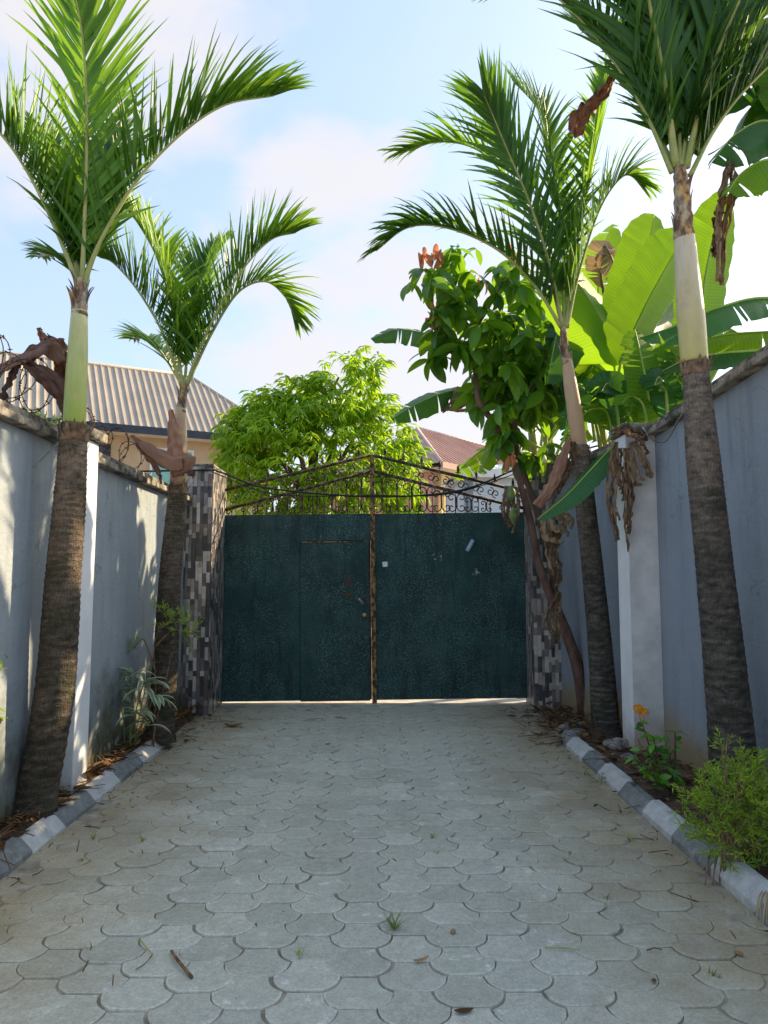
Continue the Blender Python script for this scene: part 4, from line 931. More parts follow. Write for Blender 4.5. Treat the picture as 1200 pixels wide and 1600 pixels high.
# ================================================================== LEAVES, BANANAS
def banana_leaf(plant, pts, W, upv, mat, phi=.25, tear=.25, tone=.5, petiole=.1, rib=True, n=44, name='leaf', tip=.8, droopvar=.3, r0=.02):
    P = spline(pts, n); m = MB()
    i0 = int(petiole * n); length = sum((P[i+1] - P[i]).length for i in range(n - 1)); fr = []
    for i in range(n):
        T = (P[min(i+1, n-1)] - P[max(i-1, 0)]).normalized(); N = (upv - T * upv.dot(T))
        N = N.normalized() if N.length > .05 else T.orthogonal().normalized()
        fr.append((T, N, T.cross(N).normalized()))
    def prof(t):
        return min(1, (t / .14)) ** .6 * (1 - max(0, (t - .6) / .4) ** 2.2 * tip) if t < .999 else .03
    for s in (-1, 1):
        i = i0
        while i < n - 1:
            g = 1
            while i + g < n - 1 and rnd.random() > tear: g += 1
            dphi = rnd.gauss(0, droopvar) if tear > .05 else 0; tn = max(0, min(1, tone + rnd.gauss(0, .10)))
            vs = []; ts = []; us = []; K = 6
            for j in range(i, i + g + 1):
                T, N, B = fr[j]; t_ = (j - i0) / (n - 1 - i0); w = W / 2 * prof(t_) * (1 + .03 * math.sin(j * 1.7))
                q = P[j].copy(); edge = 0
                if j == i and i > i0: edge = 1
                if j == i + g and j < n - 1: edge = -1
                for k2 in range(K):
                    a = k2 / (K - 1)
                    ph = phi + dphi * a * a + .55 * phi * a
                    if k2: q = q + (B * s * math.cos(ph) - N * math.sin(ph) + T * .22).normalized() * (w / (K - 1))
                    off = T * (edge * .012 * a * (1.5 if tear > .05 else 0)) + N * (.006 * math.sin(j * 2.4 + s) * a)
                    vs.append(q + off); ts.append(tn if k2 else min(1, tn + .25)); us.append(t_ * length)
            m.add(vs, [f if s > 0 else f[::-1] for r_ in range(g) for c in range(K-1) for f in [(r_*K+c, r_*K+c+1, (r_+1)*K+c+1, (r_+1)*K+c)]], ts, us)
            i += g
    o = m.build(name, mat, plant)
    if rib:
        rm = MB(); rm.tube([P[i] + fr[i][1] * .003 for i in range(n)], [lerp(r0, .003, (i / (n-1)) ** .8) for i in range(n)], 6)
        rm.build('midrib', MAT['banana_rib'] if mat not in (MAT['banana_dry'],) else MAT['twig'], o)
    return o
BL, BD, BR = MAT['banana_leaf'], MAT['banana_leaf_dark'], MAT['banana_dry']
def plant_root(name, base, label, cat, stems=()):
    t = thing(name, base, label, cat, 'banana plants behind the right wall')
    for (p0, p1, r) in stems:
        m = MB(); P = spline([p0, (p0 + p1) / 2 + V((.03, 0, 0)), p1], 12); m.tube(P, [lerp(r, r * .55, i / 11) for i in range(12)], 12); m.build('pseudostem', MAT['banana_stem'], t)
    return t
def A(*c): return [at(*p) for p in c]
# plant behind the wall between the two right palms
t = plant_root('banana_plant', V((3.3, 8.3, -.05)), 'big banana plant with glowing yellow-green leaves above the right wall pilaster', 'banana plant',
    [(V((3.3, 8.3, -.05)), at(985, 620, 8.1), .13), (V((2.9, 8.5, -.05)), at(935, 640, 8.4), .10), (V((3.0, 8.0, -.05)), at(960, 650, 8.0), .09)])
banana_leaf(t, A((990, 690, 7.9), (978, 600, 7.8), (972, 560, 7.7), (940, 500, 7.6), (905, 446, 7.5), (882, 420, 7.5)), .92, V((-.3, -.75, .6)), BL, .5, .03, .75, .22)
banana_leaf(t, A((975, 690, 7.9), (965, 590, 7.9), (972, 540, 7.8), (990, 460, 7.8), (1012, 385, 7.75), (1022, 335, 7.75)), .68, V((.35, -.9, .1)), BL, .12, .03, .6, .25)
banana_leaf(t, A((980, 690, 7.6), (966, 590, 7.6), (985, 530, 7.5), (1012, 470, 7.4), (1045, 410, 7.35), (1070, 365, 7.35)), .74, V((.5, -.8, -.1)), BL, .16, .05, .65, .25)
banana_leaf(t, A((1022, 700, 7.2), (1018, 655, 7.1), (1010, 600, 7.0), (1000, 550, 7.0), (992, 515, 7.05)), .42, V((.25, -.95, .1)), BL, .18, .10, .45, .12)
banana_leaf(t, A((955, 690, 8.6), (945, 560, 8.7), (935, 470, 8.8), (938, 400, 8.9), (958, 350, 9.0)), .55, V((-.4, -.8, .2)), BL, .3, .08, .4, .25)
banana_leaf(t, A((945, 470, 8.7), (938, 420, 8.6), (945, 385, 8.5), (962, 420, 8.4), (972, 445, 8.4)), .36, V((.2, -.8, .6)), BR, .5, .2, .7, .1)
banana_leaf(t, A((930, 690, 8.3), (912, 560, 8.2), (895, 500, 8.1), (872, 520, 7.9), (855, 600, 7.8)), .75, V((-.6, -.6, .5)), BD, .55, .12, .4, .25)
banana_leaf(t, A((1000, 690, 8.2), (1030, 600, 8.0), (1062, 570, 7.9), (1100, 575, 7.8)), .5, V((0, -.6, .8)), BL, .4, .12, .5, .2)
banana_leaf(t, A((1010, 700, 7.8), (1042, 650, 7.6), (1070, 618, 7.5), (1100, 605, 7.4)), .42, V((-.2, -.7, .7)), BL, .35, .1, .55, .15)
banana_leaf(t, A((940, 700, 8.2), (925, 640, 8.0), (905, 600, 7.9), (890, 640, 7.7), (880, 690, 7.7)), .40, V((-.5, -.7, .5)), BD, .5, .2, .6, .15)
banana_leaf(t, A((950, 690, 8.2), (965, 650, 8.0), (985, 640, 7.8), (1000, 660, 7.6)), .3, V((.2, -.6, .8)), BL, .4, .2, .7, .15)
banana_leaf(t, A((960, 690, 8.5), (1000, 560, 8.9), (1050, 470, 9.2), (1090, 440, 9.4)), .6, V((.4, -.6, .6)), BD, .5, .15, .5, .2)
for (bx_, by_, Yb, ex, ey, Ye, W_, mt_) in ((930, 690, 8.6, 900, 560, 8.4, .5, BD), (915, 690, 8.8, 880, 590, 8.6, .5, BD), (945, 690, 8.2, 930, 570, 8.0, .45, BL), (960, 690, 8.7, 985, 560, 8.9, .5, BD),
        (1010, 690, 7.2, 1040, 560, 7.2, .45, BD), (1030, 690, 7.1, 1062, 540, 7.1, .45, BL), (985, 690, 7.3, 1010, 590, 7.3, .45, BL), (970, 700, 7.5, 950, 600, 7.4, .4, BD), (1015, 700, 7.0, 985, 620, 7.0, .32, BL), (1045, 690, 6.9, 1030, 590, 6.9, .36, BD), (985, 690, 8.8, 950, 520, 9.1, .6, BD), (1040, 690, 7.0, 1075, 600, 6.9, .4, BD), (960, 700, 7.6, 925, 640, 7.4, .32, BL), (1000, 690, 7.9, 970, 610, 7.8, .4, BD)):
    mid = at((bx_ + ex) / 2 + rnd.uniform(-8, 8), (by_ + ey) / 2 - 25, (Yb + Ye) / 2)
    banana_leaf(t, [at(bx_, by_, Yb), mid, at(ex, ey, Ye), at(ex + (ex - bx_) * .5, ey + 12, Ye - .15)], W_, V((rnd.uniform(-.4, .4), -.8, .5)), mt_, .35, .12, rnd.uniform(.3, .6), .12)
# plant to the right of the near palm
t = plant_root('banana_plant', V((3.9, 6.2, -.05)), 'broad banana plant behind the right wall with long arching grey-green leaf at the frame edge', 'banana plant',
    [(V((3.9, 6.2, -.05)), at(1230, 620, 6.3), .13), (V((4.1, 6.0, -.05)), V((4.1, 6.0, 4.6)), .12)])
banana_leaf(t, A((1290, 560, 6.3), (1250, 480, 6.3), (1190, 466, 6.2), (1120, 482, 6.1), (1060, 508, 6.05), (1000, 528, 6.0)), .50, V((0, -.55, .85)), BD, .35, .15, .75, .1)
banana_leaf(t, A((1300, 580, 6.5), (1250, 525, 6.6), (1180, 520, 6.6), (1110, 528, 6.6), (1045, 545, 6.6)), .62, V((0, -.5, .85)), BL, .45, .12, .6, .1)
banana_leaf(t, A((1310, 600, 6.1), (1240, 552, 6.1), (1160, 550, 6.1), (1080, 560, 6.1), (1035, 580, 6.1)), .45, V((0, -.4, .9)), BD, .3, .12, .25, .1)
banana_leaf(t, A((1120, 660, 7.0), (1100, 560, 7.0), (1098, 470, 7.0), (1112, 380, 7.0), (1135, 300, 7.0)), .62, V((.3, -.95, .1)), BL, .12, .05, .65, .15)
banana_leaf(t, A((1190, 560, 7.2), (1150, 520, 7.3), (1100, 505, 7.4), (1050, 530, 7.4)), .5, V((0, -.5, .85)), BL, .3, .1, .6, .1)
# high dark leaves hanging into the top right corner
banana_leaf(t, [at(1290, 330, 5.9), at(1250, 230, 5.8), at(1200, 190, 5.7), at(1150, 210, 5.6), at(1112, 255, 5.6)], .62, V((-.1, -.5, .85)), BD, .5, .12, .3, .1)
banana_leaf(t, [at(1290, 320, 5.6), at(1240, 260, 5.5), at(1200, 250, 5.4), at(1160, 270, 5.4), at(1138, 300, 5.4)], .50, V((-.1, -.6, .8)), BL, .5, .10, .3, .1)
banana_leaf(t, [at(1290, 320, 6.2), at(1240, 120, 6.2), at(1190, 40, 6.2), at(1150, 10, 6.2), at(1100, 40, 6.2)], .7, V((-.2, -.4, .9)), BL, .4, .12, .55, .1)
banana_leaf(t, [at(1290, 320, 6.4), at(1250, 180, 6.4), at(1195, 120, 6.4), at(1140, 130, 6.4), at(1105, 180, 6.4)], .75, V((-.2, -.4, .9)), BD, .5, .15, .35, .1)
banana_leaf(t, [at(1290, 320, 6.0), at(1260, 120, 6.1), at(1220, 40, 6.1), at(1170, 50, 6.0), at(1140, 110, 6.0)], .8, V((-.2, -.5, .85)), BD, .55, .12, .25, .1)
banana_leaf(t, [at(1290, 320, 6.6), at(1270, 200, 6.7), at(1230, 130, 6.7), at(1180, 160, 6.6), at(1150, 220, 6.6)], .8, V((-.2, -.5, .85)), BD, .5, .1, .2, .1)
banana_leaf(t, [at(1300, 320, 5.8), at(1320, 60, 5.8), at(1290, -60, 5.8), at(1220, -110, 5.7)], .8, V((-.3, -.4, .9)), BD, .4, .12, .35, .1)
# hanging dry remains
leafy(t, A((1142, 250, 5.6), (1138, 300, 5.6), (1130, 350, 5.6), (1124, 430, 5.6)), [.05, .09, .07, .02], V((.2, -1, 0)), BR, 1.3, .5, 'dry_leaf', .03, 21)
leafy(t, A((1130, 300, 5.6), (1122, 345, 5.6), (1116, 400, 5.6)), [.03, .07, .03], V((-.4, -1, 0)), MAT['sheath_dry'], 1.2, .6, 'dry_leaf', .03, 22)
# plant near the gate
t = plant_root('banana_plant', V((2.75, 10.2, -.05)), 'banana plant beyond the right pillar with two long leaves reaching left over the gate', 'banana plant',
    [(V((2.75, 10.2, -.05)), at(850, 640, 10.2), .12), (V((2.4, 10.5, -.05)), at(830, 660, 10.4), .10)])
banana_leaf(t, A((850, 640, 10.2), (800, 570, 10.2), (730, 535, 10.0), (670, 522, 9.8), (620, 515, 9.6), (580, 530, 9.5)), .44, V((0, -.9, .5)), BD, .45, .3, .5, .1, droopvar=.15)
banana_leaf(t, A((850, 680, 10.0), (800, 625, 9.9), (740, 608, 9.7), (690, 615, 9.5), (645, 635, 9.4), (612, 655, 9.4)), .46, V((0, -.9, .5)), BD, .45, .15, .55, .1, droopvar=.12)
leafy(t, A((760, 612, 9.55), (735, 618, 9.52), (712, 628, 9.5), (692, 640, 9.5)), [.12, .22, .20, .05], V((0, -.9, .4)), BR, .8, .5, 'dry_leaf', .03, 23)
banana_leaf(t, A((850, 700, 10.3), (800, 690, 10.2), (760, 700, 10.1), (728, 725, 10.0), (708, 748, 10.0)), .42, V((-.2, -.7, .7)), BL, .5, .3, .5, .1)
banana_leaf(t, A((850, 690, 10.4), (830, 560, 10.3), (815, 480, 10.2), (780, 430, 10.1)), .6, V((-.4, -.8, .4)), BL, .4, .15, .5, .15)
banana_leaf(t, A((850, 690, 10.2), (880, 600, 10.0), (905, 520, 9.9), (930, 470, 9.9)), .7, V((.3, -.8, .3)), BL, .3, .1, .35, .15)
banana_leaf(t, A((845, 700, 10.2), (850, 640, 9.8), (830, 610, 9.6), (790, 640, 9.4), (770, 680, 9.4)), .4, V((-.4, -.7, .6)), BD, .4, .2, .4, .15)
banana_leaf(t, A((850, 720, 10.0), (870, 660, 9.7), (900, 650, 9.4), (930, 690, 9.2)), .42, V((.3, -.7, .6)), BL, .4, .2, .5, .15)
for (c_, W_, mt_) in ((((850, 700, 9.8), (868, 600, 9.5), (872, 520, 9.3), (860, 450, 9.2)), .6, BD), (((850, 700, 9.8), (900, 620, 9.4), (915, 560, 9.2), (905, 500, 9.1)), .55, BD), (((840, 700, 10.0), (820, 640, 9.8), (800, 600, 9.7), (770, 590, 9.6)), .5, BD),
        (((855, 710, 9.6), (850, 640, 9.2), (835, 610, 9.0), (815, 640, 8.9)), .4, BD), (((870, 710, 9.4), (890, 660, 9.1), (880, 610, 9.0), (860, 590, 9.0)), .45, BL), (((845, 700, 9.6), (800, 680, 9.2), (770, 700, 9.1), (750, 740, 9.1)), .34, BL)):
    banana_leaf(t, A(*c_), W_, V((-.3, -.75, .5)), mt_, .4, .14, rnd.uniform(.25, .55), .12)
# green leaf drooping over the wall in front of the far right palm
t = thing('fallen_banana_leaf', at(950, 700, 6.75), 'single dark green banana leaf drooping over the right wall in front of a palm', 'leaf')
banana_leaf(t, A((968, 690, 6.95), (950, 706, 6.75), (920, 738, 6.6), (885, 775, 6.5), (840, 812, 6.4)), .33, V((-.45, -.45, .8)), BD, .30, .02, .35, .05, name='blade', r0=.014)
t = thing('dry_banana_leaf', at(985, 690, 6.4), 'brown shrivelled banana leaves hanging over the top of the right pilaster', 'dry leaf')
YD = 6.36
leafy(t, A((955, 676, YD), (975, 672, YD-.05), (1000, 676, YD-.05), (1012, 690, YD-.03)), [.03, .07, .07, .03], V((0, -.7, .8)), BR, 1.0, .35, 'shred', .03, 31)
leafy(t, A((988, 690, YD-.03), (996, 712, YD-.05), (1004, 735, YD-.05), (1010, 750, YD-.04)), [.04, .08, .10, .04], V((.1, -1, 0)), BR, .8, .7, 'shred', .02, 32)
leafy(t, A((962, 690, YD), (958, 730, YD), (955, 775, YD), (966, 820, YD)), [.03, .055, .04, .02], V((-.2, -1, 0)), BR, 1.1, .5, 'shred', .03, 33)
leafy(t, A((978, 700, YD-.02), (982, 750, YD-.02), (980, 800, YD-.02), (984, 838, YD-.02)), [.03, .045, .03, .01], V((.2, -1, 0)), BR, 1.2, .6, 'shred', .03, 34)
leafy(t, A((966, 700, YD+.02), (964, 720, YD), (972, 745, YD), (970, 770, YD)), [.05, .05, .06, .02], V((0, -1, 0)), BR, 1.0, .3, 'shred', .03, 35)
t = thing('dry_banana_leaf', at(880, 720, 7.3), 'long reddish-brown dry sheath hanging beside the far right palm crownshaft', 'dry leaf')
leafy(t, A((889, 684, 7.05), (876, 720, 6.95), (862, 755, 6.9), (838, 790, 6.9)), [.05, .12, .12, .10], V((-.4, -1, .3)), MAT['sheath_pink'], 1.2, .5, 'shred', .015, 36)
leafy(t, A((895, 690, 7.08), (888, 730, 7.0), (872, 765, 6.98)), [.04, .06, .03], V((-.2, -1, .2)), BR, 1.1, .4, 'shred', .03, 37)
t = thing('dry_banana_leaf', at(875, 830, 8.0), 'tattered tan dry leaves hanging down the leaning stems by the right pillar', 'dry leaf')
leafy(t, A((858, 800, 7.9), (872, 820, 7.85), (886, 830, 7.8)), [.12, .22, .06], V((0, -1, .3)), BR, .9, .7, 'shred', .03, 38)
leafy(t, A((866, 830, 7.9), (862, 860, 7.9), (870, 885, 7.9), (868, 905, 7.9)), [.12, .07, .06, .02], V((.2, -1, 0)), BR, 1.1, .6, 'shred', .03, 39)
leafy(t, A((874, 925, 7.9), (868, 948, 7.95), (862, 965, 7.95), (872, 985, 7.95)), [.03, .07, .09, .02], V((0, -1, 0)), BR, 1.1, .5, 'shred', .03, 40)
leafy(t, A((800, 760, 8.4), (798, 790, 8.4), (796, 820, 8.4)), [.10, .12, .04], V((0, -1, 0)), BR, 1.1, .6, 'shred', .03, 41)
t = thing('dry_banana_leaf', at(925, 190, 6.2), 'brown dead leaf dangling high between the two right palm crowns', 'dry leaf')
leafy(t, A((960, 110, 6.0), (945, 140, 6.0), (925, 160, 6.0), (905, 180, 6.0), (902, 210, 6.0)), [.05, .10, .12, .18, .10], V((-.2, -1, .2)), MAT['sheath_pink'], .9, .45, 'shred', .03, 42)

# ================================================================== LEAF INSTANCES
def leaf_mesh(name, mat, width=.38, droop=.5, fold=.25, n=6, tone=.5):
    m = MB(); p = V((0, 0, 0)); ang = 0.0; vs = []; ts = []
    for i in range(n + 1):
        t = i / n; w = width * (math.sin(math.pi * min(1, t * .98 + .01) ** .85)) ** .8 * .5 + .004
        if i == n: w = .002
        nn = V((-math.sin(ang), 0, math.cos(ang)))
        vs += [p + V((0, -w, 0)) + nn * fold * w, p.copy(), p + V((0, w, 0)) + nn * fold * w]; ts += [tone, min(1, tone + .2), tone]
        ang -= droop / n; p = p + V((math.cos(ang), 0, math.sin(ang))) / n
    m.add(vs, [f for i in range(n) for f in ((i*3, i*3+3, i*3+4, i*3+1), (i*3+1, i*3+4, i*3+5, i*3+2))], ts)
    o = m.build(name, mat); me = o.data; bpy.data.objects.remove(o); return me
def leaf_mat(p, d, up, L, roll=0.0):
    d = d.normalized(); s = up.cross(d)
    if s.length < 1e-3: s = d.orthogonal()
    s.normalize(); n = d.cross(s)
    M = Matrix((d, s, n)).transposed().to_4x4()
    return Matrix.Translation(p) @ M @ Matrix.Rotation(roll, 4, 'X') @ Matrix.Scale(L, 4)
def rand_dir(zb=0.0):
    return V((rnd.gauss(0, 1), rnd.gauss(0, 1), rnd.gauss(0, .6) + zb)).normalized()
def add_leaf(mb, me_v, me_f, M, tone):
    mb.add([M @ v for v in me_v], me_f, tone)

# ================================================================== COCOA TREE
YC = 8.5
t = thing('cocoa_tree', gnd(914, 1120, .03), 'slender leaning cocoa tree with large drooping leaves and pinkish new growth beside the gate', 'tree')
b = gnd(914, 1120, .03)
def trunk(name, pts, rads, mat, n=40, sides=10, wob=.01):
    P = spline(pts, n); k_ = len(rads) - 1; rr = []
    for i in range(n):
        x = i / (n-1) * k_; a = min(int(x), k_-1); rr.append(lerp(rads[a], rads[a+1], x - a) * (1 + .12 * noise.noise(V((i * .4, rads[0] * 99, 0)))))
        P[i] += V((noise.noise(V((i*.3, 1, rads[0]*50))), noise.noise(V((i*.3, 5, rads[0]*50))), 0)) * wob
    m = MB(); m.tube(P, rr, sides); return m.build(name, mat, t)
trunk('trunk', [b, at(904, 1050, 8.3), at(884, 985, 8.35), at(856, 920, 8.4), at(842, 880, 8.4), at(828, 810, 8.4), at(806, 730, 8.4), at(790, 690, 8.4)], [.075, .068, .060, .055, .045, .042, .040, .036], MAT['bark_brown'])
trunk('limb', [at(868, 940, 8.4), at(862, 890, 8.5), at(846, 820, 8.55), at(822, 750, 8.55), at(806, 690, 8.55), at(808, 630, 8.6), at(815, 560, 8.6), at(800, 500, 8.6)], [.045, .042, .04, .038, .034, .026, .02, .01], MAT['bark_brown'])
trunk('limb', [at(792, 694, 8.4), at(766, 652, 8.4), at(746, 620, 8.4), at(742, 560, 8.4), at(738, 510, 8.4), at(720, 440, 8.4), at(700, 395, 8.4)], [.036, .032, .03, .026, .02, .014, .006], MAT['bark_brown'])
trunk('limb', [at(740, 520, 8.4), at(770, 470, 8.3), at(790, 430, 8.2)], [.018, .012, .006], MAT['bark_brown'], 16, 6)
trunk('limb', [at(742, 560, 8.4), at(700, 520, 8.2), at(675, 470, 8.1), at(668, 420, 8.1)], [.018, .014, .010, .005], MAT['bark_brown'], 16, 6)
trunk('limb', [at(808, 640, 8.6), at(840, 590, 8.5), at(858, 540, 8.4)], [.018, .012, .006], MAT['bark_brown'], 16, 6)
cm = [leaf_mesh('leaf', MAT['cocoa_leaf'], w_, d_, .22, 6, tn) for w_, d_, tn in ((.40, .7, .35), (.36, 1.1, .45), (.42, .4, .6), (.38, .9, .8))]
ym = [leaf_mesh('young_leaf', MAT['cocoa_young'], .30, 1.2, .4, 5, .5)]
blobs = [(690, 430, 52, 50, 8.2, .5), (745, 430, 55, 50, 8.4, .6), (715, 500, 65, 55, 8.3, .6), (800, 450, 40, 50, 8.5, .5), (690, 470, 40, 60, 8.1, .4), (770, 550, 75, 60, 8.4, .7),
         (830, 530, 50, 70, 8.6, .5), (800, 620, 70, 45, 8.6, .5), (700, 540, 45, 40, 8.1, .3), (845, 600, 40, 60, 8.7, .4), (850, 570, 45, 80, 8.9, .4), (790, 590, 60, 60, 8.8, .4), (820, 690, 45, 40, 8.7, .4), (780, 660, 30, 30, 8.5, .4)]
cnt = 0; extra = MB(); ev = [v.co.copy() for v in cm[0].vertices]; ef = [tuple(p.vertices) for p in cm[0].polygons]
for (cx, cy, rx, ry, yc, ry_) in blobs:
    nt = int(rx * ry / (195 if cx < 780 else 150))
    for q in range(nt):
        while True:
            a, c, e = rnd.uniform(-1, 1), rnd.uniform(-1, 1), rnd.uniform(-1, 1)
            if a*a + c*c + e*e < 1: break
        p = at(cx + a * rx, cy + c * ry, yc + e * ry_)
        for j in range(rnd.randint(3, 5)):
            az = rnd.uniform(0, 6.28); d = V((math.cos(az), math.sin(az), rnd.uniform(-1.3, .1)))
            M = leaf_mat(p, d, Z, rnd.uniform(.20, .36), rnd.gauss(0, .5))
            if cnt < 300 and e < .1 and rnd.random() < .75: inst('leaf', rnd.choice(cm), t, M); cnt += 1
            else: add_leaf(extra, ev, ef, M, rnd.uniform(.1, .8))
extra.build('inner_foliage', MAT['cocoa_leaf'], t, kind='stuff')
for (cx, cy, n) in ((660, 392, 5), (672, 400, 5), (684, 388, 4), (672, 490, 6), (682, 475, 3), (690, 395, 3), (795, 385, 4), (797, 712, 4), (752, 435, 2)):
    for j in range(n):
        az = rnd.uniform(0, 6.28)
        inst('young_leaf', ym[0], t, leaf_mat(at(cx + rnd.uniform(-7, 7), cy + rnd.uniform(-8, 8), 8.0 + rnd.uniform(-.1, .1)), V((math.cos(az) * .5, math.sin(az) * .5, -rnd.uniform(.3, 1))), Z, rnd.uniform(.14, .24), rnd.gauss(0, .6)))
for (px, py) in ((799, 772), (802, 806)):
    c = at(px, py, 8.3); m = MB(); P = [c + Z * (.10 - .02 * i) for i in range(11)]
    m.tube(P, [.006, .022, .036, .045, .050, .050, .046, .040, .030, .018, .004], 10); m.build('pod', MAT['stem_green'], t)

# ================================================================== TREE BEYOND THE GATE
YT = 13.5
base = V((at(485, 800, YT).x, YT, -.05))
t = thing('shade_tree', base, 'bushy bright green tree with drooping slender leaves standing beyond the gate', 'tree')
trunk('trunk', [base, at(480, 900, YT), at(488, 760, YT), at(495, 660, YT), at(530, 590, YT)], [.14, .12, .10, .06, .02], MAT['bark_brown'], 30, 10, .03)
for e in ((400, 660), (430, 700), (580, 640), (610, 720), (540, 640), (450, 620), (380, 720)):
    trunk('limb', [at(488, 800, YT), at(lerp(488, e[0], .5), lerp(780, e[1], .45), YT + rnd.uniform(-.3, .3)), at(e[0], e[1], YT + rnd.uniform(-.8, .8))], [.06, .04, .012], MAT['bark_brown'], 16, 6, .02)
lf = MB(); q = []
def lance(mb, p, d, L, w, tone, bend):
    s = d.cross(Z); s = s.normalized() if s.length > 1e-3 else V((1, 0, 0))
    s = (s + V((rnd.gauss(0, .5), rnd.gauss(0, .5), rnd.gauss(0, .3)))).normalized()
    a = p; b_ = p + d * L * .5; d2 = (d + V((0, 0, -bend))).normalized(); c = b_ + d2 * L * .5
    nn = d.cross(s) * w * .3
    mb.add([a, p + d * L * .25 - s * w * .4 + nn, p + d * L * .25 + s * w * .4 + nn, b_ - s * w * .5 + nn, b_, b_ + s * w * .5 + nn, c], [(0, 1, 4), (0, 4, 2), (1, 3, 4), (2, 4, 5), (3, 6, 4), (4, 6, 5)], tone)
TB = [(490, 720, 150, 90, 1.6), (545, 605, 62, 55, .8), (425, 660, 80, 55, 1.0), (600, 690, 48, 75, .9), (378, 672, 40, 40, .6), (576, 562, 26, 26, .35), (410, 622, 24, 20, .3), (500, 640, 90, 60, 1.1), (365, 720, 32, 50, .6), (630, 740, 36, 60, .7), (470, 610, 34, 30, .5), (545, 770, 90, 60, 1.2), (430, 770, 80, 50, 1.1)]
for (cx, cy, rx, ry, rd) in TB:
    for k_ in range(int(rx * ry / 44)):
        while True:
            a, c, e = rnd.uniform(-1, 1), rnd.uniform(-1, 1), rnd.uniform(-1, 1)
            l2 = a*a + c*c + e*e
            if .18 < l2 < 1: break
        p = at(cx + a * rx, cy + c * ry, YT + e * rd)
        out = (p - at(cx, cy, YT)).normalized(); tn = rnd.uniform(.1, .95)
        h = p.copy(); axis = (out + V((0, 0, .25)) + rand_dir() * .5).normalized()
        for j in range(rnd.randint(9, 14)):
            az = rnd.uniform(0, 6.28)
            d = (axis * .5 + V((math.cos(az), math.sin(az), -.35)) * .8 + V((0, 0, -.25))).normalized()
            lance(lf, h + axis * rnd.uniform(-.1, .12), d, rnd.uniform(.20, .34), rnd.uniform(.042, .066), max(0, min(1, tn + rnd.gauss(0, .12))), rnd.uniform(.4, 1.3))
lf.build('crown', MAT['mango_leaf'], t, smooth=False, kind='stuff')

# pale pencil bush behind the left wall
c = at(150, 680, 6.4); c.x -= .55
t = thing('pencil_bush', V((c.x, 6.4, -.05)), 'pale yellow-green twiggy bush showing above the left wall between the palms', 'bush')
m = MB(); m.tube([V((c.x, 6.4, -.05)), V((c.x, 6.4, 1.2)), V((c.x + .05, 6.4, 2.5))], [.05, .04, .03], 8); m.build('stem', MAT['bark_brown'], t)
m = MB()
def sprig(p, d, L, lev):
    e = p + d * L; m.tube([p, p + d * L * .5 + rand_dir() * L * .06, e], [.005, .0045, .004], 5)
    if lev > 0:
        for j in range(rnd.choice((2, 3))): sprig(e, (d + rand_dir(.5) * .75).normalized(), L * rnd.uniform(.6, .95), lev - 1)
for j in range(9): sprig(V((c.x + .05 + rnd.uniform(-.05, .05), 6.4 + rnd.uniform(-.1, .1), 2.5)), (rand_dir(.9) + V((.12, 0, .9))).normalized(), .16, 4)
m.build('twig', MAT['pencil'], t, kind='stuff')

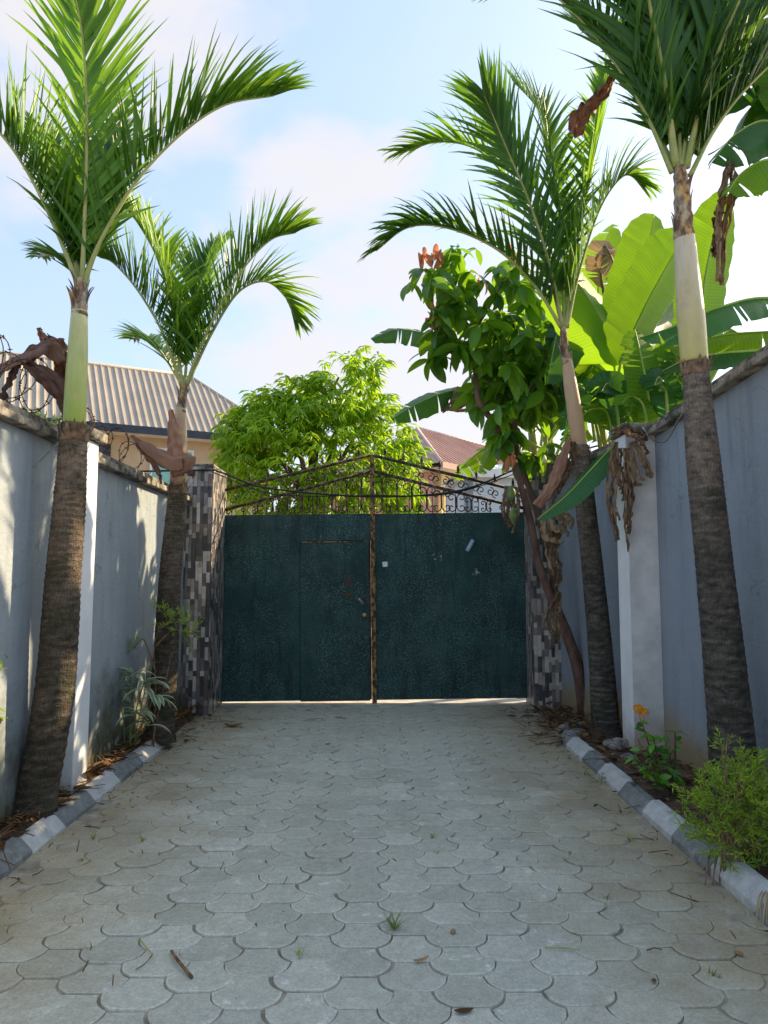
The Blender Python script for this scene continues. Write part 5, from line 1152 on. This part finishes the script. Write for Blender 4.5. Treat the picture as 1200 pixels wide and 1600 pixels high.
# ================================================================== HOUSES
def slab_between(name, a, b, c, d, thick, mat, parent):      # quad plate with thickness
    n = (b - a).cross(d - a).normalized(); m = MB(); q = [a, b, c, d]; w = [v - n * thick for v in q]
    m.add(q + w, [(0, 1, 2, 3), (7, 6, 5, 4), (0, 4, 5, 1), (1, 5, 6, 2), (2, 6, 7, 3), (3, 7, 4, 0)]); return m.build(name, mat, parent, smooth=False)
def hip_house(name, label, org, ang, L, D, hw, rise, hip, over, wall_m, roof_m, rib_step, end_m=None, end_wall=None, ridge_mat=None, fas=None):
    """rectangular house: long front of length L facing the drive, depth D, hipped roof with ribbed sheets"""
    u = V((math.cos(ang), math.sin(ang), 0)); v = V((-math.sin(ang), math.cos(ang), 0)); o_ = V((org[0], org[1], 0))
    t = thing(name, o_, label, 'house')
    P = lambda a, b, z: o_ + u * a + v * b + Z * z
    for (a0, b0, a1, b1, mt) in ((0, 0, L, 0, wall_m), (L, 0, L, D, end_wall or wall_m), (0, 0, 0, D, end_wall or wall_m), (0, D, L, D, wall_m)):
        du = .2 if a0 == a1 else 0
        m = MB(); q = [P(a0, b0, -.05), P(a1, b1, -.05), P(a1, b1, hw), P(a0, b0, hw)]
        inn = (v if b0 == b1 == 0 else (-v if b0 == b1 else (-u if a0 == L else u))) * .2
        m.add(q + [x + inn for x in q], [(0, 1, 2, 3), (7, 6, 5, 4), (0, 4, 5, 1), (1, 5, 6, 2), (2, 6, 7, 3), (3, 7, 4, 0)]); m.build('wall', mt, t, smooth=False)
    e = over; E = [P(-e, -e, hw), P(L + e, -e, hw), P(L + e, D + e, hw), P(-e, D + e, hw)]
    r0, r1 = P(hip, D / 2, hw + rise), P(L - hip, D / 2, hw + rise)
    rf = MB(); rf.add([E[0], E[1], r1, r0], [(0, 1, 2, 3)]); rf.add([E[2], E[3], r0, r1], [(0, 1, 2, 3)])
    rf = rf.build('roof', roof_m, t, smooth=False)
    for tri in ([E[1], E[2], r1], [E[3], E[0], r0]):
        en = MB(); en.add(tri, [(0, 1, 2)]); en.build('hip_end', end_m or roof_m, rf, smooth=False)
    # raised ribs running up the front slope and the ends
    m = MB(); nrm = (E[1] - E[0]).cross(r0 - E[0]).normalized()
    def rib(mb, a, b, nn, side):
        w = side * .028; h = nn * .045
        mb.add([a - w, a + w, a + h + w * .4, a + h - w * .4, b - w, b + w, b + h + w * .4, b + h - w * .4], [(0, 1, 2, 3), (1, 5, 6, 2), (3, 2, 6, 7), (0, 3, 7, 4)])
    s = 0.0; W_ = L + 2 * e; run = (r0 - E[0]); 
    h0 = hip + e
    while s < W_:
        f = min(1, s / h0, (W_ - s) / h0) if h0 > 0 else 1
        a = E[0] + u * s; b_ = a + v * (D / 2 + e) * f + Z * rise * f
        rib(m, a, b_, nrm, u); s += rib_step
    m.build('roof_rib', roof_m, rf, smooth=False, kind='stuff')
    m = MB(); nr = (E[2] - E[1]).cross(r1 - E[1]).normalized(); s = 0.0; W2 = D + 2 * e
    while s < W2:
        f = min(s / (W2 / 2), (W2 - s) / (W2 / 2)); a = E[1] + v * s; b_ = a - u * h0 * f + Z * rise * f
        rib(m, a, b_, nr, v); s += rib_step
    m.build('roof_rib', end_m or roof_m, rf, smooth=False, kind='stuff')
    m = MB(); m.tube([E[1], r1], .06, 6); m.tube([r1, r0], .07, 6); m.tube([E[0], r0], .06, 6); m.build('ridge_cap', ridge_mat or roof_m, rf)
    for a, b_ in ((E[0], E[1]), (E[1], E[2])):
        m = MB(); dd = (b_ - a).normalized(); out = V((dd.y, -dd.x, 0)) * .06
        q = [a - Z * .2, b_ - Z * .2, b_ + Z * .02, a + Z * .02]
        m.add([x + out for x in q] + q, [(0, 1, 2, 3), (7, 6, 5, 4), (0, 4, 5, 1), (1, 5, 6, 2), (2, 6, 7, 3), (3, 7, 4, 0)]); m.build('fascia', fas or MAT['fascia'], rf, smooth=False)
    slab_between('soffit', E[0] - Z * .19, E[3] - Z * .19, E[2] - Z * .19, E[1] - Z * .19, .02, MAT['white_paint'], rf)
    return t, P, u, v
def window(t, P, a, z, w, h, glass, bars=2, frame=MAT['white_paint']):
    fr = MB(); f = .07
    def bx(mb, a0, a1, z0, z1, d0, d1):
        q = [P(a0, d0, z0), P(a1, d0, z0), P(a1, d0, z1), P(a0, d0, z1), P(a0, d1, z0), P(a1, d1, z0), P(a1, d1, z1), P(a0, d1, z1)]
        mb.add(q, [(0, 1, 2, 3), (7, 6, 5, 4), (0, 4, 5, 1), (1, 5, 6, 2), (2, 6, 7, 3), (3, 7, 4, 0)])
    bx(fr, a - f, a, z - f, z + h + f, -.06, .0); bx(fr, a + w, a + w + f, z - f, z + h + f, -.06, .0)
    bx(fr, a, a + w, z - f, z, -.058, .0); bx(fr, a, a + w, z + h, z + h + f, -.058, .0)
    for i in range(1, bars): bx(fr, a + w * i / bars - .03, a + w * i / bars + .03, z, z + h, -.05, -.012)
    o = fr.build('window', frame, t, smooth=False)
    for i in range(bars):
        g = MB(); bx(g, a + w * i / bars + (.031 if i else 0), a + w * (i + 1) / bars - (.031 if i < bars - 1 else 0), z, z + h, -.02, -.002); g.build('pane', glass, o, smooth=False)
    return o
ANG = math.atan2(2.5, 5.1)
uu = V((math.cos(ANG), math.sin(ANG), 0)); vv = V((-uu.y, uu.x, 0))
corner = V((-2.8, 23.2, 0))                       # right front eave corner
LH, DH, OV = 15.0, 5.2, .55
org = corner - uu * (LH + OV) + vv * OV
t, P, u_, v_ = hip_house('house', 'cream two-storey house with brown ribbed metal roof behind the left wall', org, ANG, LH, DH, 5.95, 2.55, 2.0, OV, MAT['house_cream'], MAT['roof_brown'], .21)
window(t, P, LH - 3.55, 4.25, 1.15, 1.15, MAT['green_glass'], 2)
window(t, P, LH - 6.1, 4.1, 1.3, 1.3, MAT['dark_glass'], 4, MAT['gate_iron'])
window(t, P, LH - 9.4, 4.2, 1.3, 1.2, MAT['green_glass'], 2)
window(t, P, LH - 3.6, 1.0, 1.3, 1.2, MAT['green_glass'], 2)
# pink house to the right, turned so its hip end and long side both show
pk = at(690, 722, 26)
a2 = R(50); pu = V((math.cos(a2), math.sin(a2), 0)); pv_ = V((-pu.y, pu.x, 0)); po = pk + (pu + pv_) * .5
t, P, u_, v_ = hip_house('house', 'pink walled house with red-brown metal roof between the bushy tree and banana leaves', (po.x, po.y), a2, 13, 5.4, pk.z, 2.1, 2.3, .5, MAT['house_yellow'], MAT['roof_red'], .33, MAT['roof_red_shaded'], MAT['house_pink'], MAT['roof_ridge'], MAT['roof_red'])
window(t, P, .9, 2.6, 1.0, 1.2, MAT['dark_glass'], 2)
window(t, P, 4.0, 2.6, 1.2, 1.2, MAT['dark_glass'], 2)
bl = at(727, 735, 19)
t, P, u_, v_ = hip_house('house', 'pale blue outbuilding with white roof edge just beyond the right gate leaf', (bl.x, 19.0), R(4), 5.5, 3.2, bl.z, .35, 1.2, .15, MAT['house_blue'], MAT['white_paint'], .4, fas=MAT['white_paint'])
window(t, P, .5, 1.5, .9, 1.0, MAT['dark_glass'], 2)

# ================================================================== SMALL PLANTS
# variegated dracaena by the far left palm
c = gnd(203, 1168, .09); t = thing('variegated_plant', c, 'spindly plant with white-edged striped leaves at the foot of the left wall', 'plant')
def strap(mb, p, d, L, w, droop, ed=1.0):
    vs = []; ts = []; q = p.copy(); d = d.normalized(); n = 6
    for i in range(n + 1):
        tt = i / n; s = d.cross(Z); s = s.normalized() if s.length > .01 else V((1, 0, 0)); nn = s.cross(d)
        ww = w * (math.sin(math.pi * min(.98, .12 + tt * .86))) ** .8 / 2
        if i == n: ww = .001
        vs += [q - s * ww + nn * ww * .25, q - s * ww * .5, q, q + s * ww * .5, q + s * ww + nn * ww * .25]; ts += [ed, .15, .05, .15, ed]
        q = q + d * (L / n); d = (d + V((0, 0, -droop))).normalized()
    mb.add(vs, [(i*5+j, i*5+j+1, i*5+j+6, i*5+j+5) for i in range(n) for j in range(4)], ts)
for (px, py, n, L) in ((178, 1075, 7, .20), (205, 1050, 8, .18), (226, 1062, 10, .24), (240, 1085, 7, .24), (212, 1110, 7, .2), (232, 1125, 6, .2)):
    top = at(px, py, c.y + rnd.uniform(-.1, .1)); m = MB()
    m.tube(spline([c + V((rnd.uniform(-.06, .06), rnd.uniform(-.05, .05), 0)), c.lerp(top, .5) + V((rnd.uniform(-.03, .03), 0, 0)), top], 10), .006, 6); m.build('stem', MAT['stem_green'], t)
    for j in range(n):
        az = rnd.uniform(0, 6.28); mb = MB()
        strap(mb, top - Z * .02 * j * .5, V((math.cos(az), math.sin(az) * .8, rnd.uniform(.1, .9))), L * rnd.uniform(.8, 1.3), .048, rnd.uniform(.15, .38)); mb.build('leaf', MAT['variegated_leaf'], t)
# feathery aralia foliage
def feather(mb, p, d, L, n, w, tone):
    for j in range(n):
        tt = j / n; q = p + d * L * tt
        for s in (-1, 1):
            az = rand_dir(.1); dd = (d * .6 + az * .8).normalized(); l = rnd.uniform(.022, .048)
            sd = dd.cross(rand_dir()).normalized() * w
            mb.add([q, q + dd * l * .5 - sd, q + dd * l, q + dd * l * .5 + sd], [(0, 1, 2, 3)], max(0, min(1, tone + rnd.gauss(0, .15))))
def aralia(name, label, base, blobs, n, stems):
    t = thing(name, base, label, 'bush'); fol = MB(); br = MB()
    for (c, r) in blobs:
        for k_ in range(int(n * r[0] * r[2] / .05)):
            while True:
                e = V((rnd.uniform(-1, 1), rnd.uniform(-1, 1), rnd.uniform(-1, 1)))
                if e.length < 1: break
            p = c + V((e.x * r[0], e.y * r[1], e.z * r[2])); d = (e + V((0, 0, .4)) + rand_dir() * .5).normalized()
            feather(fol, p, d, rnd.uniform(.06, .11), 7, .0034, .25 + .6 * rnd.random())
            br.tube([p - d * .05, p + d * .08], .0016, 4)
    for st in stems: br.tube(spline(st, 12), [lerp(.009, .003, i / 11) for i in range(12)], 6)
    br.build('branch', MAT['twig'], t); fol.build('foliage', MAT['aralia_leaf'], t, kind='stuff'); return t
bb = gnd(1145, 1355, .08); YB = bb.y
S = lambda px, py, r, dy=0: (at(px, py, YB + dy), r)
aralia('feathery_bush', 'bright green feathery bush in the right bed in front of the near palm', bb,
    [S(1150, 1228, (.15, .15, .11), .1), S(1125, 1260, (.19, .17, .13), .05), S(1175, 1270, (.17, .2, .16)), S(1150, 1310, (.20, .17, .12), -.02), S(1115, 1300, (.10, .12, .10), -.03), S(1190, 1330, (.14, .14, .12)), S(1185, 1225, (.10, .12, .12), .1), S(1132, 1180, (.04, .04, .06), .15), S(1100, 1235, (.07, .07, .06), .05), S(1195, 1290, (.15, .15, .15), .05), S(1160, 1250, (.16, .15, .14), -.05), S(1172, 1205, (.11, .12, .09), .1)], 112,
    [[bb + V((rnd.uniform(-.06, .06), rnd.uniform(-.05, .05), -.03)), at(1140 + rnd.uniform(-20, 20), 1310, YB), at(px, py, YB + rnd.uniform(-.1, .15))] for (px, py) in ((1130, 1180), (1150, 1200), (1110, 1250), (1180, 1240), (1160, 1220), (1135, 1160), (1195, 1280), (1120, 1290))])
YF = 6.75
fb = gnd(240, 1175, .09); fb.y = YF
aralia('feathery_shrub', 'thin feathery green shrub hanging in front of the far left palm trunk', V((at(240, 1175, YF).x, YF, .07)),
    [(at(262, 965, YF), (.10, .08, .09)), (at(285, 975, YF), (.10, .08, .10)), (at(300, 985, YF), (.06, .06, .08)), (at(246, 948, YF), (.04, .04, .04)), (at(212, 1012, YF), (.06, .06, .04)), (at(295, 1000, YF), (.05, .05, .05)), (at(202, 1018, YF), (.05, .05, .03))], 75,
    [[V((at(240, 1175, YF).x, YF, .05)), at(243, 1080, YF), at(242, 1000, YF), at(270, 965, YF)], [at(243, 1050, YF), at(225, 1000, YF), at(210, 1012, YF)], [at(242, 1010, YF), at(270, 985, YF), at(292, 990, YF)], [V((at(236, 1170, YF).x, YF, .05)), at(250, 1100, YF), at(262, 1050, YF), at(268, 1020, YF)]])
# shrub with broad pale leaves entering at the left edge
lx = at(-25, 1110, 4.5); lx.z = .08
t = thing('broad_leaf_plant', lx, 'light green leafy plant just entering the picture at the left edge', 'plant')
km = [leaf_mesh('leaf', MAT['croton_leaf'], .42, d_, .3, 6, .6) for d_ in (.5, .9)]
for (px, py) in ((-8, 1020), (-20, 1050), (-14, 1100), (-25, 1080)):
    top = at(px, py, 4.5); m = MB(); m.tube(spline([lx, lx.lerp(top, .6) + V((-.03, 0, 0)), top], 8), .006, 6); m.build('stem', MAT['stem_green'], t)
    for j in range(8):
        az = rnd.uniform(-1.8, 1.8); inst('leaf', rnd.choice(km), t, leaf_mat(top - Z * .015 * j, V((math.cos(az), math.sin(az), rnd.uniform(-.1, .8))), Z, rnd.uniform(.06, .11), rnd.gauss(0, .4)))
# ixora with an orange flower head
ib = gnd(1052, 1242, .07); YI = ib.y
t = thing('flowering_shrub', ib, 'small glossy-leaved shrub topped by one orange flower head in the right bed', 'shrub')
im = [leaf_mesh('leaf', MAT['ixora_leaf'], w_, d_, .25, 6, tn) for w_, d_, tn in ((.48, .5, .3), (.44, .8, .5), (.5, .3, .7))]
tips = [(1003, 1130), (1015, 1165), (1000, 1172), (1022, 1190), (1040, 1185), (1055, 1145), (990, 1185), (1030, 1215), (1052, 1205), (1012, 1200), (1040, 1160), (1020, 1150)]
for (px, py) in tips:
    top = at(px, py, YI + rnd.uniform(-.15, .12)); m = MB()
    P_ = spline([ib + V((rnd.uniform(-.03, .03), rnd.uniform(-.03, .03), -.02)), ib.lerp(top, .5) + V((rnd.uniform(-.02, .03), 0, -.02)), top], 10)
    m.tube(P_, [lerp(.009, .004, i / 9) for i in range(10)], 6); m.build('stem', MAT['bark_brown'], t)
    if (px, py) == tips[5]: nl_ = 6
    else: nl_ = 9
    for j in range(nl_):
        az = rnd.uniform(0, 6.28); p = P_[max(3, 9 - j // 2)]
        inst('leaf', rnd.choice(im), t, leaf_mat(p, V((math.cos(az), math.sin(az), rnd.uniform(-.3, .7))), Z, rnd.uniform(.055, .10), rnd.gauss(0, .5)))
fl = thing  # flower heads are parts of the shrub
for (px, py, r) in ((997, 1108, .035), (1006, 1113, .032)):
    c = at(px, py, YI - .02); m = MB()
    m.tube([at(1004, 1135, YI), c - Z * .02], .004, 5, 0.0)
    for j in range(46):
        d = rand_dir(.5); p = c + d * r * rnd.uniform(.6, 1); a_ = d.orthogonal().normalized(); b_ = d.cross(a_)
        for q_ in range(4):
            an = q_ * math.pi / 2 + .3; e = a_ * math.cos(an) + b_ * math.sin(an); f_ = a_ * math.sin(an) - b_ * math.cos(an)
            m.add([p, p + e * .008 + f_ * .005, p + e * .015 + d * .002, p + e * .008 - f_ * .005], [(0, 1, 2, 3)], rnd.random())
    m.build('flower_head', MAT['petal'], t)
# seedling at the right kerb
c = gnd(935, 1222, .0); t = thing('seedling', c, 'tiny green seedling sprouting from the paving against the right kerb', 'seedling')
m = MB(); m.tube([c, at(922, 1212, c.y), at(915, 1207, c.y)], .002, 5); m.tube([c, at(937, 1210, c.y)], .002, 5); m.build('stem', MAT['stem_green'], t)
for (px, py) in ((916, 1208), (922, 1212), (938, 1210), (942, 1216), (930, 1218)):
    for j in range(3):
        az = rnd.uniform(0, 6.28); inst('leaf', im[2], t, leaf_mat(at(px, py, c.y), V((math.cos(az), math.sin(az), .4)), Z, rnd.uniform(.03, .045)))

# rocks in the right bed
def rock(px, py, w, d, h, label, Yo=None):
    c = gnd(px, py, .05); m = MB(); n1, n2 = 10, 16; vs = []
    for i in range(n1 + 1):
        th = math.pi * i / n1
        for j in range(n2):
            ph = 2 * math.pi * j / n2; e = V((math.sin(th) * math.cos(ph), math.sin(th) * math.sin(ph), math.cos(th)))
            f = 1 + .28 * noise.noise(e * 1.6 + V((px, 0, 0))) + .10 * noise.noise(e * 5 + V((px, 1, 0)))
            vs.append(c + V((e.x * w * f, e.y * d * f, e.z * h * f + h * .25)))
    m.add(vs, [(i*n2+j, i*n2+(j+1) % n2, (i+1)*n2+(j+1) % n2, (i+1)*n2+j) for i in range(n1) for j in range(n2)][::1])
    o = m.build('rock', MAT['stone']); tag(o, label, 'rock', 'rocks in the right bed'); return o
rock(968, 1172, .13, .10, .085, 'largest rough pale rock between the far right palm and the flowering shrub')
rock(905, 1148, .09, .08, .05, 'flat rock behind the end of the right kerb')
rock(884, 1138, .07, .06, .035, 'small stone at the very tip of the right kerb')
rock(981, 1190, .07, .06, .05, 'smaller broken rock in front of the largest one in the right bed')

# ================================================================== LITTER
def debris(name, n, fx, smin, smax, label, cat):
    m = MB(); tw = MB()
    for k_ in range(n):
        x, y, z = fx()
        L = rnd.uniform(smin, smax) * (1 if rnd.random() < .85 else 1.9); w = L * rnd.uniform(.2, .45); a = rnd.uniform(0, 6.28)
        d = V((math.cos(a), math.sin(a), rnd.gauss(0, .25))).normalized(); s = d.cross(Z).normalized(); up = V((0, 0, rnd.uniform(.15, .5) * w)); p = V((x, y, z + .004))
        m.add([p, p + d * L * .4 - s * w * .5 + up, p + d * L * .45, p + d * L * .4 + s * w * .5 + up, p + d * L + up * .8], [(0, 1, 2), (0, 2, 3), (1, 4, 2), (2, 4, 3)], rnd.random() ** 1.3)
        if rnd.random() < .22: tw.tube([p, p + d * L * 1.3 + Z * .01, p + d * L * 2.6 + Z * rnd.uniform(0, .03)], .0028, 4)
    for v, f in ((tw.v, tw.f),): m.add(v, f, .35)
    o = m.build(name, MAT['litter']); tag(o, label, cat, kind='stuff'); return o
debris('leaf_litter', 900, lambda: (rnd.uniform(-2.24, -2.07), rnd.uniform(3.2, 8.6), .105), .03, .11, 'brown dead leaves and bark scraps covering the left planting bed', 'leaf litter')
debris('leaf_litter', 800, lambda: ((lambda y: (rnd.uniform(1.88, GX(y) - .03), y, .085))(rnd.uniform(3.2, 8.8))), .03, .10, 'brown dead leaves covering the right planting bed', 'leaf litter')
def edge_l():
    y = rnd.uniform(7.15, 8.7); return (-2.3 + abs(rnd.gauss(0, .28)), y, .02)
def edge_r():
    y = rnd.uniform(7.0, 8.9); return (2.1 - abs(rnd.gauss(0, .25)), y, .02)
debris('leaf_litter', 260, edge_l, .02, .07, 'scattered dead leaves where the left kerb ends before the gate pillar', 'leaf litter')
debris('leaf_litter', 420, edge_r, .02, .08, 'dead leaves and twigs where the right kerb ends before the gate pillar', 'leaf litter')
debris('leaf_litter', 240, lambda: ((lambda q: (-1.93 + abs(q), rnd.uniform(3, 7.1), .014) if rnd.random() < .5 else (1.73 - abs(q), rnd.uniform(2.8, 7.1), .014))(rnd.gauss(0, .14))), .008, .03, 'fine leaf crumbs gathered along the foot of both kerbs', 'leaf litter')
debris('leaf_litter', 130, lambda: (rnd.uniform(-1.9, 1.6), rnd.uniform(2.4, 8.8), .005), .006, .016, 'tiny scattered crumbs of leaf on the open paving', 'leaf litter')

def single_leaf(px, py, L, ang, label, tone=.8, w=.32, mat='litter'):
    c = gnd(px, py, .006); d = V((math.cos(ang), math.sin(ang), 0)); m = MB(); s = d.cross(Z); n = 7; vs = []
    for i in range(n + 1):
        t_ = i / n; ww = L * w * math.sin(math.pi * (.06 + .9 * t_)) * .5; lift = L * .16 * (2 * t_ - 1) ** 2
        q = c + d * (L * (t_ - .5)) + Z * lift
        vs += [q - s * ww + Z * ww * .55, q, q + s * ww + Z * ww * .55]
    m.add(vs, [f for i in range(n) for f in ((i*3, i*3+1, i*3+4, i*3+3), (i*3+1, i*3+2, i*3+5, i*3+4))], tone)
    o = m.build('fallen_leaf', MAT[mat]); sd = o.modifiers.new('solidify', 'SOLIDIFY'); sd.thickness = .002
    return tag(o, label, 'fallen leaf', 'single leaves on the paving')
single_leaf(364, 1135, .20, .1, 'orange-brown curled leaf lying on the paving near the left gate pillar', .7, .35)
single_leaf(708, 1457, .045, 1.4, 'small orange leaf on the paving right of the grass tuft', .7, .5)
single_leaf(1155, 1491, .04, 2.0, 'small pale orange leaf at the lower right of the paving', .9, .7)
single_leaf(658, 1501, .075, .5, 'tan seed pod husk on the paving near the bottom centre', .95, .25)
single_leaf(1022, 1533, .03, 1.2, 'tiny dark leaf on the paving at lower right', .05, .6)
single_leaf(512, 1163, .05, .4, 'little reddish leaf far off in the middle of the paving', .5, .5)
single_leaf(858, 1136, .34, -.1, 'long split tan leaf sheath lying at the end of the right kerb', .95, .3)
single_leaf(845, 1148, .22, .15, 'shorter dark leaf strip lying beside the tan sheath at the right kerb end', .2, .2)
single_leaf(725, 1582, .07, .2, 'dark damp leaf at the bottom edge of the paving', .0, .4)
def stick(pts, r, label, tone='twig'):
    m = MB(); m.tube(spline(pts, 10), r, 6); return tag(m.build('stick', MAT[tone]), label, 'stick', 'sticks on the paving')
stick([gnd(268, 1486, .01), gnd(280, 1503, .016), gnd(300, 1527, .01)], .0065, 'reddish-brown bent stick on the paving at lower left')
stick([gnd(218, 1467, .008), gnd(227, 1478, .012), gnd(238, 1490, .008)], .003, 'thin pale stick just above the reddish one on the paving', 'palm_rib')
stick([gnd(851, 1481, .008), gnd(880, 1481, .012), gnd(906, 1484, .008)], .003, 'straight thin pale stem lying on the paving at right', 'palm_rib')
stick([gnd(212, 1515, .008), gnd(226, 1506, .012), gnd(238, 1492, .008)], .0025, 'short dark twig meeting the thin pale stick at lower left')
for i, (a, b_) in enumerate((((810, 1150), (868, 1146)), ((826, 1156), (872, 1150)), ((852, 1163), (884, 1155)))):
    stick([gnd(*a, .012), gnd((a[0]+b_[0])/2, (a[1]+b_[1])/2, .03), gnd(*b_, .02)], .006, ['longest dark twig at the end of the right kerb', 'middle dark twig in the heap at the right kerb end', 'nearest dark twig in the heap at the right kerb end'][i])
def tuft(px, py, n, h, label, tone):
    c = gnd(px, py, .0); m = MB()
    for k_ in range(n):
        az = rnd.uniform(0, 6.28); d = V((math.cos(az), math.sin(az), rnd.uniform(.4, 2.2))).normalized()
        leaflet(m, c + V((rnd.gauss(0, .008), rnd.gauss(0, .008), -.005)), d, Z if abs(d.z) < .9 else V((1, 0, 0)), h * rnd.uniform(.5, 1.1), .005, 4, .22, max(0, min(1, tone + rnd.gauss(0, .2))), .3)
    return tag(m.build('grass_tuft', MAT['grass']), label, 'grass', 'grass tufts in the paving joints')
tuft(616, 1450, 26, .10, 'largest grass tuft in the paving just below the middle', .35)
tuft(468, 1492, 9, .05, 'small grass tuft left of the bottom centre', .5)
tuft(146, 1312, 12, .06, 'yellowish grass tuft near the left kerb', .8)
tuft(222, 1313, 9, .05, 'yellow-green grass tuft second from the left kerb', .75)
tuft(125, 1345, 9, .05, 'pale grass tuft close to the left kerb, nearest the camera', .7)
tuft(142, 1485, 7, .05, 'thin grass wisp at the lower left of the paving', .5)
tuft(676, 1308, 12, .05, 'dry yellow grass tuft in the middle distance right of centre', .9)
tuft(948, 1403, 9, .05, 'grass sprig between pavers near the right kerb', .4)
tuft(985, 1312, 14, .06, 'brownish grass tuft at the dusty right side of the paving', .95)
tuft(1115, 1525, 9, .05, 'green weed in the paving at the lower right', .3)
tuft(682, 1333, 8, .04, 'small straw-coloured tuft below the dry yellow tuft', .85)
tuft(874, 1391, 7, .04, 'small green sprig in the paving right of the middle', .3)
t = thing('dry_stalk', gnd(1110, 1350, .1), 'withered dark stalks drooping over the right kerb below the feathery bush', 'dry stalk')
for (px, q) in ((1105, 0), (1117, 12), (1127, 4)):
    m = MB(); m.tube(spline([at(px + 5, 1330, 4.0), at(px, 1355, 3.95), at(px - 4, 1388, 3.9)], 8), [.004, .005, .005, .006, .005, .005, .004, .002], 6); m.build('stalk', MAT['twig'], t)
t = thing('dry_stalk', gnd(1190, 1440, .02), 'pale dry leaf strips hanging over the right kerb at the frame edge', 'dry stalk')
for (px, q) in ((1184, .0), (1189, .02), (1195, -.01), (1199, .015)):
    m = MB(); m.tube(spline([at(px + 8, 1392, 3.56), at(px + 2, 1402, 3.50 + q), at(px - 1, 1425, 3.46 + q), at(px - 3 + q * 200, 1452, 3.43)], 10), [.002, .004, .005, .004, .005, .004, .004, .003, .002, .001], 5, .6); m.build('stalk', MAT['straw'], t)
